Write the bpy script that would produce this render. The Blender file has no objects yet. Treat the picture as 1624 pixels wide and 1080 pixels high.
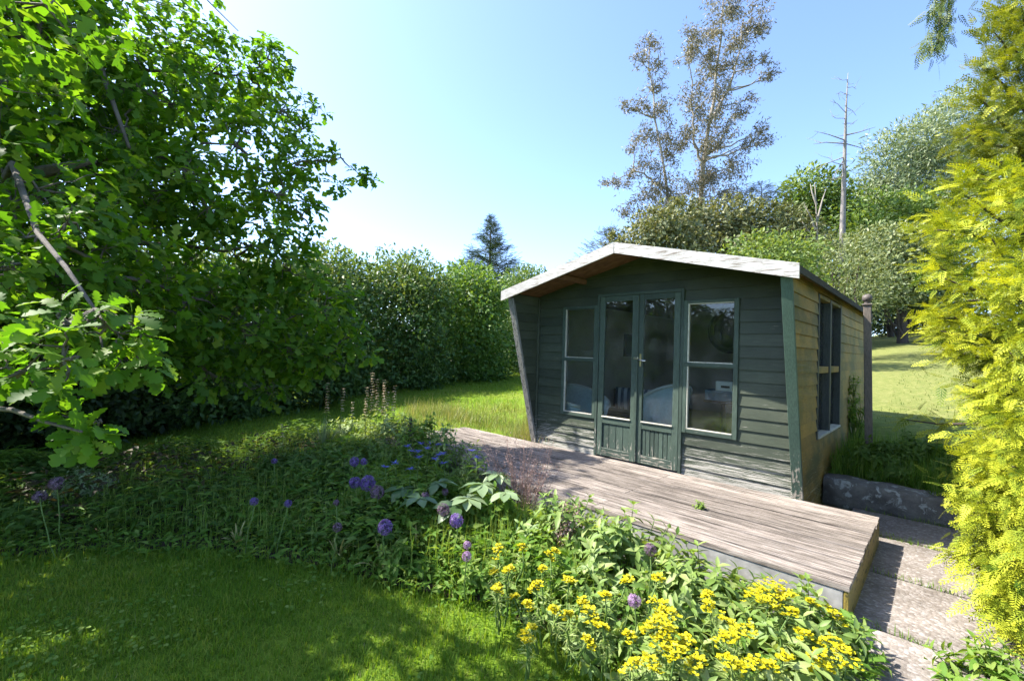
import bpy, bmesh, math, random
import numpy as np
from mathutils import Matrix, Vector
R = math.radians
rng = np.random.default_rng(11)
random.seed(5)
scene = bpy.context.scene
COL = scene.collection

# ------------------------------------------------------------------ camera
cam_d = bpy.data.cameras.new('camera')
cam_d.sensor_width = 36.0
cam_d.lens = 36.0 * 714.0 / 1624.0
cam_d.clip_start = 0.05
cam_d.clip_end = 2000.0
cam = bpy.data.objects.new('camera', cam_d)
COL.objects.link(cam)
_ph, _th = R(1.8037), R(1.2270)
_U0 = Vector((0, -math.sin(_th), math.cos(_th))); _F = Vector((0, math.cos(_th), math.sin(_th))); _R0 = Vector((1, 0, 0))
_r = math.cos(_ph) * _R0 + math.sin(_ph) * _U0
_u = math.cos(_ph) * _U0 - math.sin(_ph) * _R0
CAMP = Vector((0, 0, 1.55))
cam.matrix_world = Matrix(((_r.x, _u.x, -_F.x, CAMP.x), (_r.y, _u.y, -_F.y, CAMP.y), (_r.z, _u.z, -_F.z, CAMP.z), (0, 0, 0, 1)))
scene.camera = cam

# ------------------------------------------------------------------ sky and sun
SUN = Vector((-0.816, 0.162, 1.0)).normalized()          # towards the sun
world = bpy.data.worlds.new('World'); scene.world = world; world.use_nodes = True
wn = world.node_tree.nodes; wl = world.node_tree.links
bg = wn['Background']
sky = wn.new('ShaderNodeTexSky'); sky.sky_type = 'NISHITA'; sky.sun_disc = False
sky.sun_elevation = math.asin(SUN.z); sky.sun_rotation = math.atan2(SUN.x, SUN.y)
sky.altitude = 50; sky.air_density = 0.64; sky.dust_density = 0.9; sky.ozone_density = 3.4
wl.new(sky.outputs[0], bg.inputs[0]); bg.inputs[1].default_value = 0.135
sun_d = bpy.data.lights.new('sun', 'SUN'); sun_d.energy = 3.5; sun_d.angle = R(0.53); sun_d.color = (1.0, 0.95, 0.86)
sun = bpy.data.objects.new('sun', sun_d); COL.objects.link(sun)
sun.rotation_euler = (-SUN).to_track_quat('-Z', 'Y').to_euler()
sun.location = (-6, 0, 12)
vs = scene.view_settings
vs.view_transform = 'Standard'; vs.look = 'None'; vs.exposure = 2.12; vs.gamma = 1.0; vs.use_curve_mapping = False
scene.render.engine = 'CYCLES'
scene.cycles.max_bounces = 8; scene.cycles.transparent_max_bounces = 12
scene.cycles.diffuse_bounces = 4; scene.cycles.transmission_bounces = 6
scene.cycles.use_adaptive_sampling = True; scene.cycles.adaptive_threshold = 0.02
scene.cycles.sample_clamp_indirect = 6.0

# ------------------------------------------------------------------ helpers
def new_obj(name, data, parent=None):
    o = bpy.data.objects.new(name, data); COL.objects.link(o)
    if parent is not None: o.parent = parent
    return o

def tag(o, label=None, cat=None, group=None, kind=None):
    if label: o['label'] = label
    if cat: o['category'] = cat
    if group: o['group'] = group
    if kind: o['kind'] = kind
    return o

def thing(name, label, cat, loc=(0, 0, 0), rotz=0.0, group=None):
    o = new_obj(name, None); o.location = loc; o.rotation_euler = (0, 0, rotz); o.empty_display_size = 0.1
    return tag(o, label, cat, group)

def mesh_np(V, F, mat, tint=None, smooth=False, name='mesh'):
    V = np.asarray(V, np.float32).reshape(-1, 3); F = np.asarray(F, np.int32)
    k = F.shape[1]
    me = bpy.data.meshes.new(name)
    me.vertices.add(len(V)); me.vertices.foreach_set('co', V.ravel())
    me.loops.add(F.size); me.loops.foreach_set('vertex_index', F.ravel())
    me.polygons.add(len(F)); me.polygons.foreach_set('loop_start', np.arange(0, F.size, k, dtype=np.int32))
    if smooth: me.polygons.foreach_set('use_smooth', np.ones(len(F), bool))
    if tint is not None:
        at = me.attributes.new('tint', 'FLOAT', 'POINT'); at.data.foreach_set('value', np.asarray(tint, np.float32).ravel())
    me.update(calc_edges=True)
    if mat is not None: me.materials.append(mat)
    return me

def mesh_py(V, F, mat, smooth=False, name='mesh'):
    me = bpy.data.meshes.new(name); me.from_pydata([tuple(v) for v in V], [], [tuple(f) for f in F])
    if smooth:
        for p in me.polygons: p.use_smooth = True
    me.materials.append(mat); me.update(); return me

class Bag:
    """collects triangles of many small pieces for ONE mesh"""
    def __init__(s): s.V = []; s.F = []; s.T = []; s.n = 0
    def raw(s, V, F, t=0.5):
        V = np.asarray(V, float).reshape(-1, 3); F = np.asarray(F, int).reshape(-1, 3)
        s.V.append(V); s.F.append(F + s.n); s.T.append(np.broadcast_to(np.asarray(t, float), (len(V),)).copy()); s.n += len(V)
    def add(s, tpl, pos, rot, scale, tint):
        V, F, T = tpl
        pos = np.asarray(pos, float); n = len(pos)
        if n == 0: return
        scale = np.broadcast_to(np.asarray(scale, float), (n,)); tint = np.broadcast_to(np.asarray(tint, float), (n,))
        W = np.einsum('nij,vj->nvi', rot, V) * scale[:, None, None] + pos[:, None, :]
        FF = F[None, :, :] + (np.arange(n) * len(V))[:, None, None] + s.n
        s.V.append(W.reshape(-1, 3)); s.F.append(FF.reshape(-1, 3)); s.T.append((tint[:, None] + T[None, :]).ravel()); s.n += n * len(V)
    def tube(s, pts, rad, sides=5, t=0.5):
        V, F = tube(pts, rad, sides); s.raw(V, F, t)
    def build(s, name, mat, parent=None, kind=None, smooth=False, rel=True):
        if not s.V: return None
        V = np.concatenate(s.V)
        if parent is not None and rel: V = V - np.array(parent.location)[None, :]
        o = new_obj(name, mesh_np(V, np.concatenate(s.F), mat, np.concatenate(s.T), smooth, name), parent)
        if kind: o['kind'] = kind
        return o

def unit(v):
    v = np.asarray(v, float); return v / np.maximum(np.linalg.norm(v, axis=-1, keepdims=True), 1e-9)

def frames(x, n):
    """rotation matrices whose columns are (x, y, z) with x along x and z near n"""
    x = unit(x); n = np.asarray(n, float)
    y = np.cross(n, x); bad = np.linalg.norm(y, axis=-1) < 1e-4
    if np.any(bad): y[bad] = np.cross(np.array([0.31, 0.9, 0.2]), x[bad])
    y = unit(y); z = np.cross(x, y)
    return np.stack([x, y, z], axis=-1)

def tube(pts, rad, sides=5):
    pts = np.asarray(pts, float); m = len(pts); rad = np.broadcast_to(np.asarray(rad, float), (m,))
    d = np.gradient(pts, axis=0) if m > 1 else np.array([[0, 0, 1.0]])
    d = unit(d); ref = np.array([0.0, 0.0, 1.0]) if abs(d[0][2]) < 0.9 else np.array([1.0, 0, 0])
    V = []
    for i in range(m):
        a = np.cross(ref, d[i]); a = a / max(np.linalg.norm(a), 1e-6); b = np.cross(d[i], a)
        ang = np.arange(sides) * 2 * math.pi / sides
        V.append(pts[i] + rad[i] * (np.cos(ang)[:, None] * a + np.sin(ang)[:, None] * b))
    V = np.concatenate(V); F = []
    for i in range(m - 1):
        for k in range(sides):
            p, q = i * sides + k, i * sides + (k + 1) % sides
            F += [(p, q, q + sides), (p, q + sides, p + sides)]
    V = np.concatenate([V, pts[-1:]]); e = len(V) - 1
    for k in range(sides): F.append(((m - 1) * sides + k, (m - 1) * sides + (k + 1) % sides, e))
    return V, np.array(F)

def curve_pts(p0, p1, n=6, sag=0.0, wob=0.0):
    p0, p1 = np.asarray(p0, float), np.asarray(p1, float)
    t = np.linspace(0, 1, n)[:, None]; L = np.linalg.norm(p1 - p0)
    P = p0 + (p1 - p0) * t; P[:, 2] += sag * L * (4 * t * (1 - t))[:, 0]
    w = rng.normal(0, wob * L, (n, 3)); w[0] = 0; w[-1] = 0
    return P + w

def rdir(n, zlo=-1.0, zhi=1.0):
    z = rng.uniform(zlo, zhi, n); a = rng.uniform(0, 2 * math.pi, n); s = np.sqrt(np.maximum(0, 1 - z * z))
    return np.stack([s * np.cos(a), s * np.sin(a), z], -1)

# ------------------------------------------------------------------ node helpers
def nt(name):
    m = bpy.data.materials.new(name); m.use_nodes = True
    return m, m.node_tree.nodes, m.node_tree.links, m.node_tree.nodes['Principled BSDF']

def ramp(nodes, stops, interp='LINEAR'):
    r = nodes.new('ShaderNodeValToRGB'); r.color_ramp.interpolation = interp
    e = r.color_ramp.elements
    while len(e) < len(stops): e.new(0.5)
    for i, (p, c) in enumerate(stops):
        e[i].position = p; e[i].color = (c[0], c[1], c[2], 1)
    return r

def noise(nodes, links, vec, scale, detail=4, rough=0.55, dist=0.0):
    n = nodes.new('ShaderNodeTexNoise'); n.inputs['Scale'].default_value = scale; n.inputs['Detail'].default_value = detail
    n.inputs['Roughness'].default_value = rough; n.inputs['Distortion'].default_value = dist
    if vec is not None: links.new(vec, n.inputs['Vector'])
    return n

def coords(nodes, links, scale=(1, 1, 1), kind='Object', jitter=0.0):
    tc = nodes.new('ShaderNodeTexCoord'); mp = nodes.new('ShaderNodeMapping'); mp.inputs['Scale'].default_value = scale
    links.new(tc.outputs[kind], mp.inputs['Vector'])
    if jitter:
        oi = nodes.new('ShaderNodeObjectInfo'); mul = nodes.new('ShaderNodeMath'); mul.operation = 'MULTIPLY'; mul.inputs[1].default_value = jitter
        links.new(oi.outputs['Random'], mul.inputs[0]); links.new(mul.outputs[0], mp.inputs['Location'])
    return mp.outputs['Vector']

def mixc(nodes, links, fac, a, b, mode='MIX'):
    m = nodes.new('ShaderNodeMix'); m.data_type = 'RGBA'; m.blend_type = mode
    for s, v in ((0, fac), (6, a), (7, b)):
        if hasattr(v, 'links'): links.new(v, m.inputs[s])
        elif s == 0: m.inputs[0].default_value = v
        else: m.inputs[s].default_value = (v[0], v[1], v[2], 1)
    return m.outputs[2]

def bump(nodes, links, h, strength, dist, bsdf):
    b = nodes.new('ShaderNodeBump'); b.inputs['Strength'].default_value = strength; b.inputs['Distance'].default_value = dist
    links.new(h, b.inputs['Height']); links.new(b.outputs[0], bsdf.inputs['Normal']); return b

def leaf_mat(name, stops, trans=0.35, rough=0.5, tcol=(1.5, 1.35, 0.5), spec=0.35):
    m, n, l, p = nt(name)
    at = n.new('ShaderNodeAttribute'); at.attribute_name = 'tint'
    r = ramp(n, stops); l.new(at.outputs['Fac'], r.inputs[0])
    l.new(r.outputs[0], p.inputs['Base Color']); p.inputs['Roughness'].default_value = rough; p.inputs['Specular IOR Level'].default_value = spec
    tr = n.new('ShaderNodeBsdfTranslucent'); tc = mixc(n, l, 1.0, r.outputs[0], tcol, 'MULTIPLY'); l.new(tc, tr.inputs[0])
    mx = n.new('ShaderNodeMixShader'); mx.inputs[0].default_value = trans
    l.new(p.outputs[0], mx.inputs[1]); l.new(tr.outputs[0], mx.inputs[2]); l.new(mx.outputs[0], n['Material Output'].inputs[0])
    return m

def plain(name, c, rough=0.6, metal=0.0, var=0.25, scale=8.0, spec=0.5, bmp=0.0, emis=None):
    m, n, l, p = nt(name)
    v = coords(n, l, (1, 1, 1), 'Object', 7.0); nz = noise(n, l, v, scale, 5)
    r = ramp(n, [(0.25, [x * (1 - var) for x in c]), (0.75, [min(1, x * (1 + var)) for x in c])]); l.new(nz.outputs['Fac'], r.inputs[0])
    l.new(r.outputs[0], p.inputs['Base Color']); p.inputs['Roughness'].default_value = rough; p.inputs['Metallic'].default_value = metal
    p.inputs['Specular IOR Level'].default_value = spec
    if bmp: bump(n, l, nz.outputs['Fac'], bmp, 0.01, p)
    return m

def painted(name, paint, paint2, bare, stretch, wear=0.5, low=None, rough=0.55, algae=None):
    """old paint with grain; bare wood shows in flakes, more of it towards a low edge (object z in shed space)"""
    m, n, l, p = nt(name)
    v = coords(n, l, stretch, 'Object', 9.0)
    big = noise(n, l, coords(n, l, (1, 1, 1), 'Object', 5.0), 3.2, 4)
    c1 = ramp(n, [(0.3, paint), (0.7, paint2)]); l.new(big.outputs['Fac'], c1.inputs[0])
    col = c1.outputs[0]
    if algae is not None:
        al = noise(n, l, coords(n, l, (1, 1.0, 1.4), 'Object', 0.0), 2.3, 5, 0.6)
        ar = ramp(n, [(0.42, (0, 0, 0)), (0.62, (1, 1, 1))]); l.new(al.outputs['Fac'], ar.inputs[0])
        col = mixc(n, l, ar.outputs[0], col, algae)
    gr = noise(n, l, v, 14, 6, 0.65)
    grr = ramp(n, [(0.3, (0.58, 0.58, 0.58)), (0.7, (1.18, 1.18, 1.18))]); l.new(gr.outputs['Fac'], grr.inputs[0])
    col = mixc(n, l, 1.0, col, grr.outputs[0], 'MULTIPLY')
    fl = noise(n, l, v, 5.0, 8, 0.72, 0.3)
    fac = fl.outputs['Fac']
    if low is not None:
        tc = n.new('ShaderNodeTexCoord'); sx = n.new('ShaderNodeSeparateXYZ'); l.new(tc.outputs['Object'], sx.inputs[0])
        mr = n.new('ShaderNodeMapRange'); mr.inputs[1].default_value = low[0]; mr.inputs[2].default_value = low[1]; mr.inputs[3].default_value = low[2]; mr.inputs[4].default_value = 0.0
        l.new(sx.outputs[2], mr.inputs[0]); ad = n.new('ShaderNodeMath'); ad.operation = 'ADD'; l.new(fac, ad.inputs[0]); l.new(mr.outputs[0], ad.inputs[1]); fac = ad.outputs[0]
    fr = ramp(n, [(0.99 - wear * 0.62, (0, 0, 0)), (1.02 - wear * 0.62, (1, 1, 1))]); l.new(fac, fr.inputs[0])
    br = ramp(n, [(0.3, [x * 0.6 for x in bare]), (0.7, bare)]); l.new(gr.outputs['Fac'], br.inputs[0])
    col = mixc(n, l, fr.outputs[0], col, br.outputs[0])
    l.new(col, p.inputs['Base Color']); p.inputs['Roughness'].default_value = rough; p.inputs['Specular IOR Level'].default_value = 0.3
    oi = n.new('ShaderNodeObjectInfo'); ov = ramp(n, [(0.0, (0.78, 0.78, 0.78)), (1.0, (1.16, 1.15, 1.12))]); l.new(oi.outputs['Random'], ov.inputs[0]); col = mixc(n, l, 1.0, col, ov.outputs[0], 'MULTIPLY'); l.new(col, p.inputs['Base Color'])
    hm = mixc(n, l, 0.5, gr.outputs['Fac'], fr.outputs[0])
    bump(n, l, hm, 0.35, 0.004, p)
    return m

# ------------------------------------------------------------------ shed frame of reference (x right along the front, y into the depth, z from deck level)
SP = np.array([2.393, 3.784, 0.40]); SA = math.atan2(-0.694, 0.720)
EX = np.array([math.cos(SA), math.sin(SA)]); EY = np.array([-math.sin(SA), math.cos(SA)])
def to_local(x, y):
    dx, dy = np.asarray(x, float) - SP[0], np.asarray(y, float) - SP[1]
    return dx * EX[0] + dy * EX[1], dx * EY[0] + dy * EY[1]
def to_world(X, Y):
    return SP[0] + X * EX[0] + Y * EY[0], SP[1] + X * EX[1] + Y * EY[1]
def sstep(a, b, x):
    t = np.clip((np.asarray(x, float) - a) / (b - a), 0, 1); return t * t * (3 - 2 * t)
def terrain_l(X, Y):
    X = np.asarray(X, float); Y = np.asarray(Y, float)
    z = 0.10 * sstep(-2.9, -1.7, Y)
    right = sstep(-1.5, -0.2, X); left = 1 - sstep(-4.6, -2.9, X)
    z = z + right * 0.30 * sstep(0.90, 1.10, Y)
    z = z + (1 - right) * 0.22 * sstep(0.05, 0.45, Y)
    slope = 0.035 + 0.058 * sstep(-9, -1, X)
    z = z + slope * np.maximum(0, np.minimum(Y, 45) - 1.2)
    z = z + 0.015 * np.sin(X * 1.7 + 0.6) * np.cos(Y * 1.3) * sstep(1.5, 4, Y)
    return z
def terrain(x, y):
    X, Y = to_local(x, y); return terrain_l(X, Y)
def gpt(x, y, dz=0.0): return (float(x), float(y), float(terrain(x, y)) + dz)

# ------------------------------------------------------------------ ground sheet
def ground_material():
    m, n, l, p = nt('mown_grass')
    v = coords(n, l, (1, 1, 1), 'Object')
    a = noise(n, l, v, 0.55, 5, 0.6); b = noise(n, l, v, 9.0, 6, 0.7); c = noise(n, l, v, 70.0, 3, 0.7)
    r1 = ramp(n, [(0.3, (0.09, 0.170, 0.014)), (0.55, (0.135, 0.210, 0.022)), (0.75, (0.21, 0.22, 0.05))]); l.new(a.outputs['Fac'], r1.inputs[0])
    r2 = ramp(n, [(0.25, (0.6, 0.62, 0.55)), (0.7, (1.25, 1.2, 1.15))]); l.new(b.outputs['Fac'], r2.inputs[0])
    r3 = ramp(n, [(0.25, (0.6, 0.62, 0.6)), (0.75, (1.3, 1.3, 1.25))]); l.new(c.outputs['Fac'], r3.inputs[0])
    k = mixc(n, l, 1.0, r1.outputs[0], r2.outputs[0], 'MULTIPLY'); k = mixc(n, l, 1.0, k, r3.outputs[0], 'MULTIPLY')
    # the far meadow has been cut short and is straw coloured
    tc = n.new('ShaderNodeTexCoord'); sx = n.new('ShaderNodeSeparateXYZ'); l.new(tc.outputs['Object'], sx.inputs[0])
    mr = n.new('ShaderNodeMapRange'); mr.inputs[1].default_value = 3.2; mr.inputs[2].default_value = 6.5; l.new(sx.outputs[0], mr.inputs[0])
    st = ramp(n, [(0.3, (0.11, 0.145, 0.038)), (0.5, (0.17, 0.185, 0.055)), (0.72, (0.26, 0.245, 0.095))]); l.new(b.outputs['Fac'], st.inputs[0])
    k = mixc(n, l, mr.outputs[0], k, mixc(n, l, 1.0, st.outputs[0], r3.outputs[0], 'MULTIPLY'))
    l.new(k, p.inputs['Base Color']); p.inputs['Roughness'].default_value = 0.95; p.inputs['Specular IOR Level'].default_value = 0.1
    bump(n, l, c.outputs['Fac'], 0.6, 0.02, p)
    return m
M_GROUND = ground_material()
def axis(lo, hi, step, far):
    core = np.arange(lo, hi + 1e-6, step); g = []; d = step
    x = hi
    while x < far: d *= 1.22; x += d; g.append(x)
    h = []; d = step; x = lo
    while x > -far: d *= 1.22; x -= d; h.append(x)
    return np.array(h[::-1] + list(core) + g)
gx = axis(-9, 4, 0.16, 420); gy = axis(-5, 6, 0.12, 420)
GX, GY = np.meshgrid(gx, gy); GZ = terrain_l(GX, GY)
wx, wy = to_world(GX, GY)
Vg = np.stack([wx, wy, GZ], -1).reshape(-1, 3); nx, ny = len(gx), len(gy)
ii = np.arange(ny - 1)[:, None] * nx + np.arange(nx - 1)[None, :]
Fg = np.stack([ii, ii + 1, ii + 1 + nx, ii + nx], -1).reshape(-1, 4)
tag(new_obj('lawn', mesh_np(Vg, Fg, M_GROUND, None, True, 'lawn')), 'mown lawn rising gently behind the summer house', kind='structure')

# soil of the flower bed
BED_FRONT = [(-5.6, -4.75), (-3.80, -4.60), (-3.55, -4.08), (-3.02, -3.49), (-2.18, -2.96), (-1.58, -2.74), (-1.09, -2.52), (-0.66, -2.45), (-0.24, -2.48), (0.2, -2.55), (0.62, -2.50), (0.75, -1.9)]
BED_BACK = [(-6.5, -4.65), (-6.1, -3.66), (-6.2, -2.4), (-6.5, -1.2), (-5.9, -0.5), (-4.9, -0.35), (-4.25, -0.5), (-4.25, -1.5), (-3.0, -1.53), (-1.5, -1.53), (0.0, -1.53), (0.58, -1.53)]
def resample(P, k):
    P = np.array(P, float); d = np.r_[0, np.cumsum(np.linalg.norm(np.diff(P, axis=0), axis=1))]; t = np.linspace(0, d[-1], k)
    return np.stack([np.interp(t, d, P[:, 0]), np.interp(t, d, P[:, 1])], -1)
bf, bb = resample(BED_FRONT, 90), resample(BED_BACK, 90)
bf = bf + rng.normal(0, 0.02, bf.shape)
K = 24; Vs = []
for j in range(K + 1):
    q = bf + (bb - bf) * j / K
    x, y = to_world(q[:, 0], q[:, 1]); z = terrain_l(q[:, 0], q[:, 1]) + 0.012 + 0.06 * np.sin(math.pi * j / K) + rng.normal(0, 0.008, len(q)) * (0 < j < K)
    Vs.append(np.stack([x, y, z], -1))
Vs = np.concatenate(Vs); ii = np.arange(K)[:, None] * 90 + np.arange(89)[None, :]
Fs = np.stack([ii, ii + 1, ii + 91, ii + 90], -1).reshape(-1, 4)
M_SOIL = plain('dark_soil', (0.045, 0.034, 0.024), 0.95, 0, 0.5, 22, 0.1, 0.8)
tag(new_obj('soil', mesh_np(Vs, Fs, M_SOIL, None, True, 'soil')), 'dark soil of the flower bed', kind='structure')
def bed_uv(n, u0=0, u1=1, v0=0, v1=1):
    u = rng.uniform(u0, u1, n) * 89; v = rng.uniform(v0, v1, n); i = np.minimum(u.astype(int), 88); f = (u - i)[:, None]
    a = bf[i] * (1 - f) + bf[i + 1] * f; b = bb[i] * (1 - f) + bb[i + 1] * f
    q = a + (b - a) * v[:, None]; x, y = to_world(q[:, 0], q[:, 1])
    return np.stack([x, y, terrain_l(q[:, 0], q[:, 1]) + 0.01 + 0.06 * np.sin(math.pi * v)], -1), q

# ------------------------------------------------------------------ box helpers for joinery
def box_mesh(name, x0, x1, y0, y1, z0, z1, mat, bevel=0.0):
    bm = bmesh.new(); bmesh.ops.create_cube(bm, size=1.0)
    for v in bm.verts:
        v.co = ((x0 + x1) / 2 + v.co.x * (x1 - x0), (y0 + y1) / 2 + v.co.y * (y1 - y0), (z0 + z1) / 2 + v.co.z * (z1 - z0))
    if bevel: bmesh.ops.bevel(bm, geom=list(bm.edges), offset=bevel, segments=1, affect='EDGES')
    me = bpy.data.meshes.new(name); bm.to_mesh(me); bm.free(); me.materials.append(mat); return me
def bx(name, x0, x1, y0, y1, z0, z1, mat, parent, bevel=0.003):
    return new_obj(name, box_mesh(name, x0, x1, y0, y1, z0, z1, mat, bevel), parent)
def prism(name, poly, axis_, d0, d1, mat, parent):
    """extrude a polygon: axis 'y' -> poly in (x,z); axis 'x' -> poly in (y,z); d0/d1 may be functions of z"""
    f0 = d0 if callable(d0) else (lambda z: d0); f1 = d1 if callable(d1) else (lambda z: d1)
    if axis_ == 'y':
        A = [(p[0], f0(p[1]), p[1]) for p in poly]; B = [(p[0], f1(p[1]), p[1]) for p in poly]
    else:
        A = [(f0(p[1]), p[0], p[1]) for p in poly]; B = [(f1(p[1]), p[0], p[1]) for p in poly]
    n = len(poly); F = [tuple(range(n)), tuple(range(2 * n - 1, n - 1, -1))] + [(i, i + n, (i + 1) % n + n, (i + 1) % n) for i in range(n)]
    me = mesh_py(A + B, F, mat, False, name)
    bm = bmesh.new(); bm.from_mesh(me); bmesh.ops.recalc_face_normals(bm, faces=bm.faces); bm.to_mesh(me); bm.free()
    return new_obj(name, me, parent)
def clip(poly, a, b, c):
    """keep a*x+b*z<=c"""
    out = []
    for i in range(len(poly)):
        p, q = poly[i], poly[(i + 1) % len(poly)]; fp, fq = a * p[0] + b * p[1] - c, a * q[0] + b * q[1] - c
        if fp <= 0: out.append(p)
        if fp * fq < 0:
            t = fp / (fp - fq); out.append((p[0] + (q[0] - p[0]) * t, p[1] + (q[1] - p[1]) * t))
    return out
def bar(name, p, q, w, h, mat, parent, up=(0, 0, 1), bevel=0.003):
    """square bar from p to q, w across, h along up"""
    p, q = Vector(p), Vector(q); d = q - p; L = d.length; d.normalize(); s = d.cross(Vector(up)).normalized(); u_ = s.cross(d)
    me = box_mesh(name, 0, L, -w / 2, w / 2, -h / 2, h / 2, mat, bevel)
    me.transform(Matrix(((d.x, -s.x, u_.x, p.x), (d.y, -s.y, u_.y, p.y), (d.z, -s.z, u_.z, p.z), (0, 0, 0, 1))))
    return new_obj(name, me, parent)

# ------------------------------------------------------------------ timber materials
M_FRONT = painted('green_board_paint', (0.044, 0.056, 0.037), (0.070, 0.083, 0.057), (0.40, 0.38, 0.34), (0.8, 6, 32), 0.545, (-0.05, 0.50, 0.215))
M_SIDE = painted('algae_board_paint', (0.235, 0.165, 0.042), (0.34, 0.21, 0.048), (0.46, 0.41, 0.27), (6, 0.9, 30), 0.53, (-0.2, 0.55, 0.13), 0.6, (0.125, 0.112, 0.034))
M_TRIM = painted('green_trim_paint', (0.046, 0.082, 0.064), (0.064, 0.106, 0.083), (0.42, 0.38, 0.32), (10, 10, 1.3), 0.52, (0.0, 0.5, 0.20))
M_GREYTRIM = painted('weathered_trim', (0.24, 0.23, 0.21), (0.36, 0.345, 0.32), (0.055, 0.075, 0.06), (14, 14, 1.2), 0.72)
M_DOOR = painted('teal_door_paint', (0.050, 0.074, 0.058), (0.068, 0.098, 0.078), (0.36, 0.33, 0.28), (9, 9, 1.4), 0.52, (0.0, 0.45, 0.13))
M_RAIL = painted('teal_rail_paint', (0.050, 0.074, 0.058), (0.070, 0.100, 0.080), (0.40, 0.36, 0.30), (1.4, 9, 12), 0.54, (0.0, 0.45, 0.15))
M_FASCIA = painted('white_fascia_paint', (0.47, 0.455, 0.44), (0.58, 0.565, 0.55), (0.24, 0.20, 0.17), (1.2, 8, 22), 0.71)
M_BEAD = painted('cream_bead_paint', (0.46, 0.45, 0.38), (0.58, 0.56, 0.48), (0.30, 0.24, 0.16), (6, 6, 6), 0.62)
M_BLUEJAMB = painted('slate_jamb_paint', (0.040, 0.050, 0.052), (0.058, 0.070, 0.072), (0.25, 0.22, 0.17), (9, 9, 1.4), 0.5)
M_SOFFIT = plain('brown_soffit', (0.14, 0.075, 0.042), 0.8, 0, 0.45, 12, 0.2, 0.3)
M_FELT = plain('roof_felt', (0.055, 0.052, 0.048), 0.95, 0, 0.4, 60, 0.2, 0.5)
M_LINING = plain('interior_lining', (0.46, 0.42, 0.36), 0.8, 0, 0.12, 3, 0.2)
M_FLOORIN = plain('interior_floor', (0.32, 0.31, 0.30), 0.7, 0, 0.2, 6, 0.3)
def deck_mat():
    m, n, l, p = nt('weathered_deck')
    v = coords(n, l, (0.55, 16, 8), 'Object', 13.0); v2 = coords(n, l, (1, 1, 1), 'Object', 3.0)
    a = noise(n, l, v, 5.0, 9, 0.72); b = noise(n, l, v2, 2.2, 5, 0.6); c = noise(n, l, v, 22.0, 4, 0.7)
    r1 = ramp(n, [(0.35, (0.050, 0.043, 0.038)), (0.44, (0.155, 0.137, 0.122)), (0.55, (0.30, 0.270, 0.245)), (0.70, (0.43, 0.395, 0.365))]); l.new(a.outputs['Fac'], r1.inputs[0])
    r2 = ramp(n, [(0.3, (0.70, 0.68, 0.66)), (0.7, (1.12, 1.08, 1.05))]); l.new(b.outputs['Fac'], r2.inputs[0])
    r3 = ramp(n, [(0.35, (0.62, 0.60, 0.58)), (0.55, (1.05, 1.05, 1.05))]); l.new(c.outputs['Fac'], r3.inputs[0])
    k = mixc(n, l, 1.0, r1.outputs[0], r2.outputs[0], 'MULTIPLY'); k = mixc(n, l, 1.0, k, r3.outputs[0], 'MULTIPLY')
    l.new(k, p.inputs['Base Color']); p.inputs['Roughness'].default_value = 0.9; p.inputs['Specular IOR Level'].default_value = 0.2
    oi = n.new('ShaderNodeObjectInfo'); pr = ramp(n, [(0.0, (0.74, 0.73, 0.72)), (1.0, (1.14, 1.13, 1.12))]); l.new(oi.outputs['Random'], pr.inputs[0]); k = mixc(n, l, 1.0, k, pr.outputs[0], 'MULTIPLY'); l.new(k, p.inputs['Base Color'])
    bump(n, l, a.outputs['Fac'], 0.7, 0.006, p); return m
M_DECK = deck_mat()
M_DECKEND = painted('olive_deck_end', (0.20, 0.155, 0.035), (0.27, 0.20, 0.05), (0.05, 0.045, 0.02), (8, 1.5, 5), 0.68)  # yellow-olive board with dark flecks
M_DECKFACE = plain('grey_deck_face', (0.26, 0.25, 0.24), 0.9, 0, 0.35, 14, 0.2, 0.3)
def glass_mat():
    m, n, l, p = nt('window_glass')
    tr = n.new('ShaderNodeBsdfTransparent'); tr.inputs[0].default_value = (0.90, 0.93, 0.91, 1)
    gl = n.new('ShaderNodeBsdfGlossy'); gl.inputs['Roughness'].default_value = 0.01
    v = coords(n, l, (1, 1, 1), 'Object', 4.0); nz = noise(n, l, v, 2.5, 2)
    b = n.new('ShaderNodeBump'); b.inputs['Strength'].default_value = 0.05; b.inputs['Distance'].default_value = 0.02; l.new(nz.outputs['Fac'], b.inputs['Height']); l.new(b.outputs[0], gl.inputs['Normal'])
    fr = n.new('ShaderNodeFresnel'); fr.inputs[0].default_value = 1.52
    mx = n.new('ShaderNodeMixShader'); l.new(fr.outputs[0], mx.inputs[0]); l.new(tr.outputs[0], mx.inputs[1]); l.new(gl.outputs[0], mx.inputs[2])
    df = n.new('ShaderNodeBsdfDiffuse'); df.inputs[0].default_value = (0.6, 0.6, 0.58, 1)
    dn = noise(n, l, v, 6, 6, 0.7); dr = ramp(n, [(0.45, (0.01, 0.01, 0.01)), (0.8, (0.07, 0.07, 0.07))]); l.new(dn.outputs['Fac'], dr.inputs[0])
    m2 = n.new('ShaderNodeMixShader'); l.new(dr.outputs[0], m2.inputs[0]); l.new(mx.outputs[0], m2.inputs[1]); l.new(df.outputs[0], m2.inputs[2])
    l.new(m2.outputs[0], n['Material Output'].inputs[0]); return m
M_GLASS = glass_mat()
M_BRASS = plain('brass', (0.62, 0.52, 0.30), 0.35, 1.0, 0.1, 20)
M_STEEL = plain('steel', (0.70, 0.71, 0.72), 0.25, 1.0, 0.1, 20)

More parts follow.
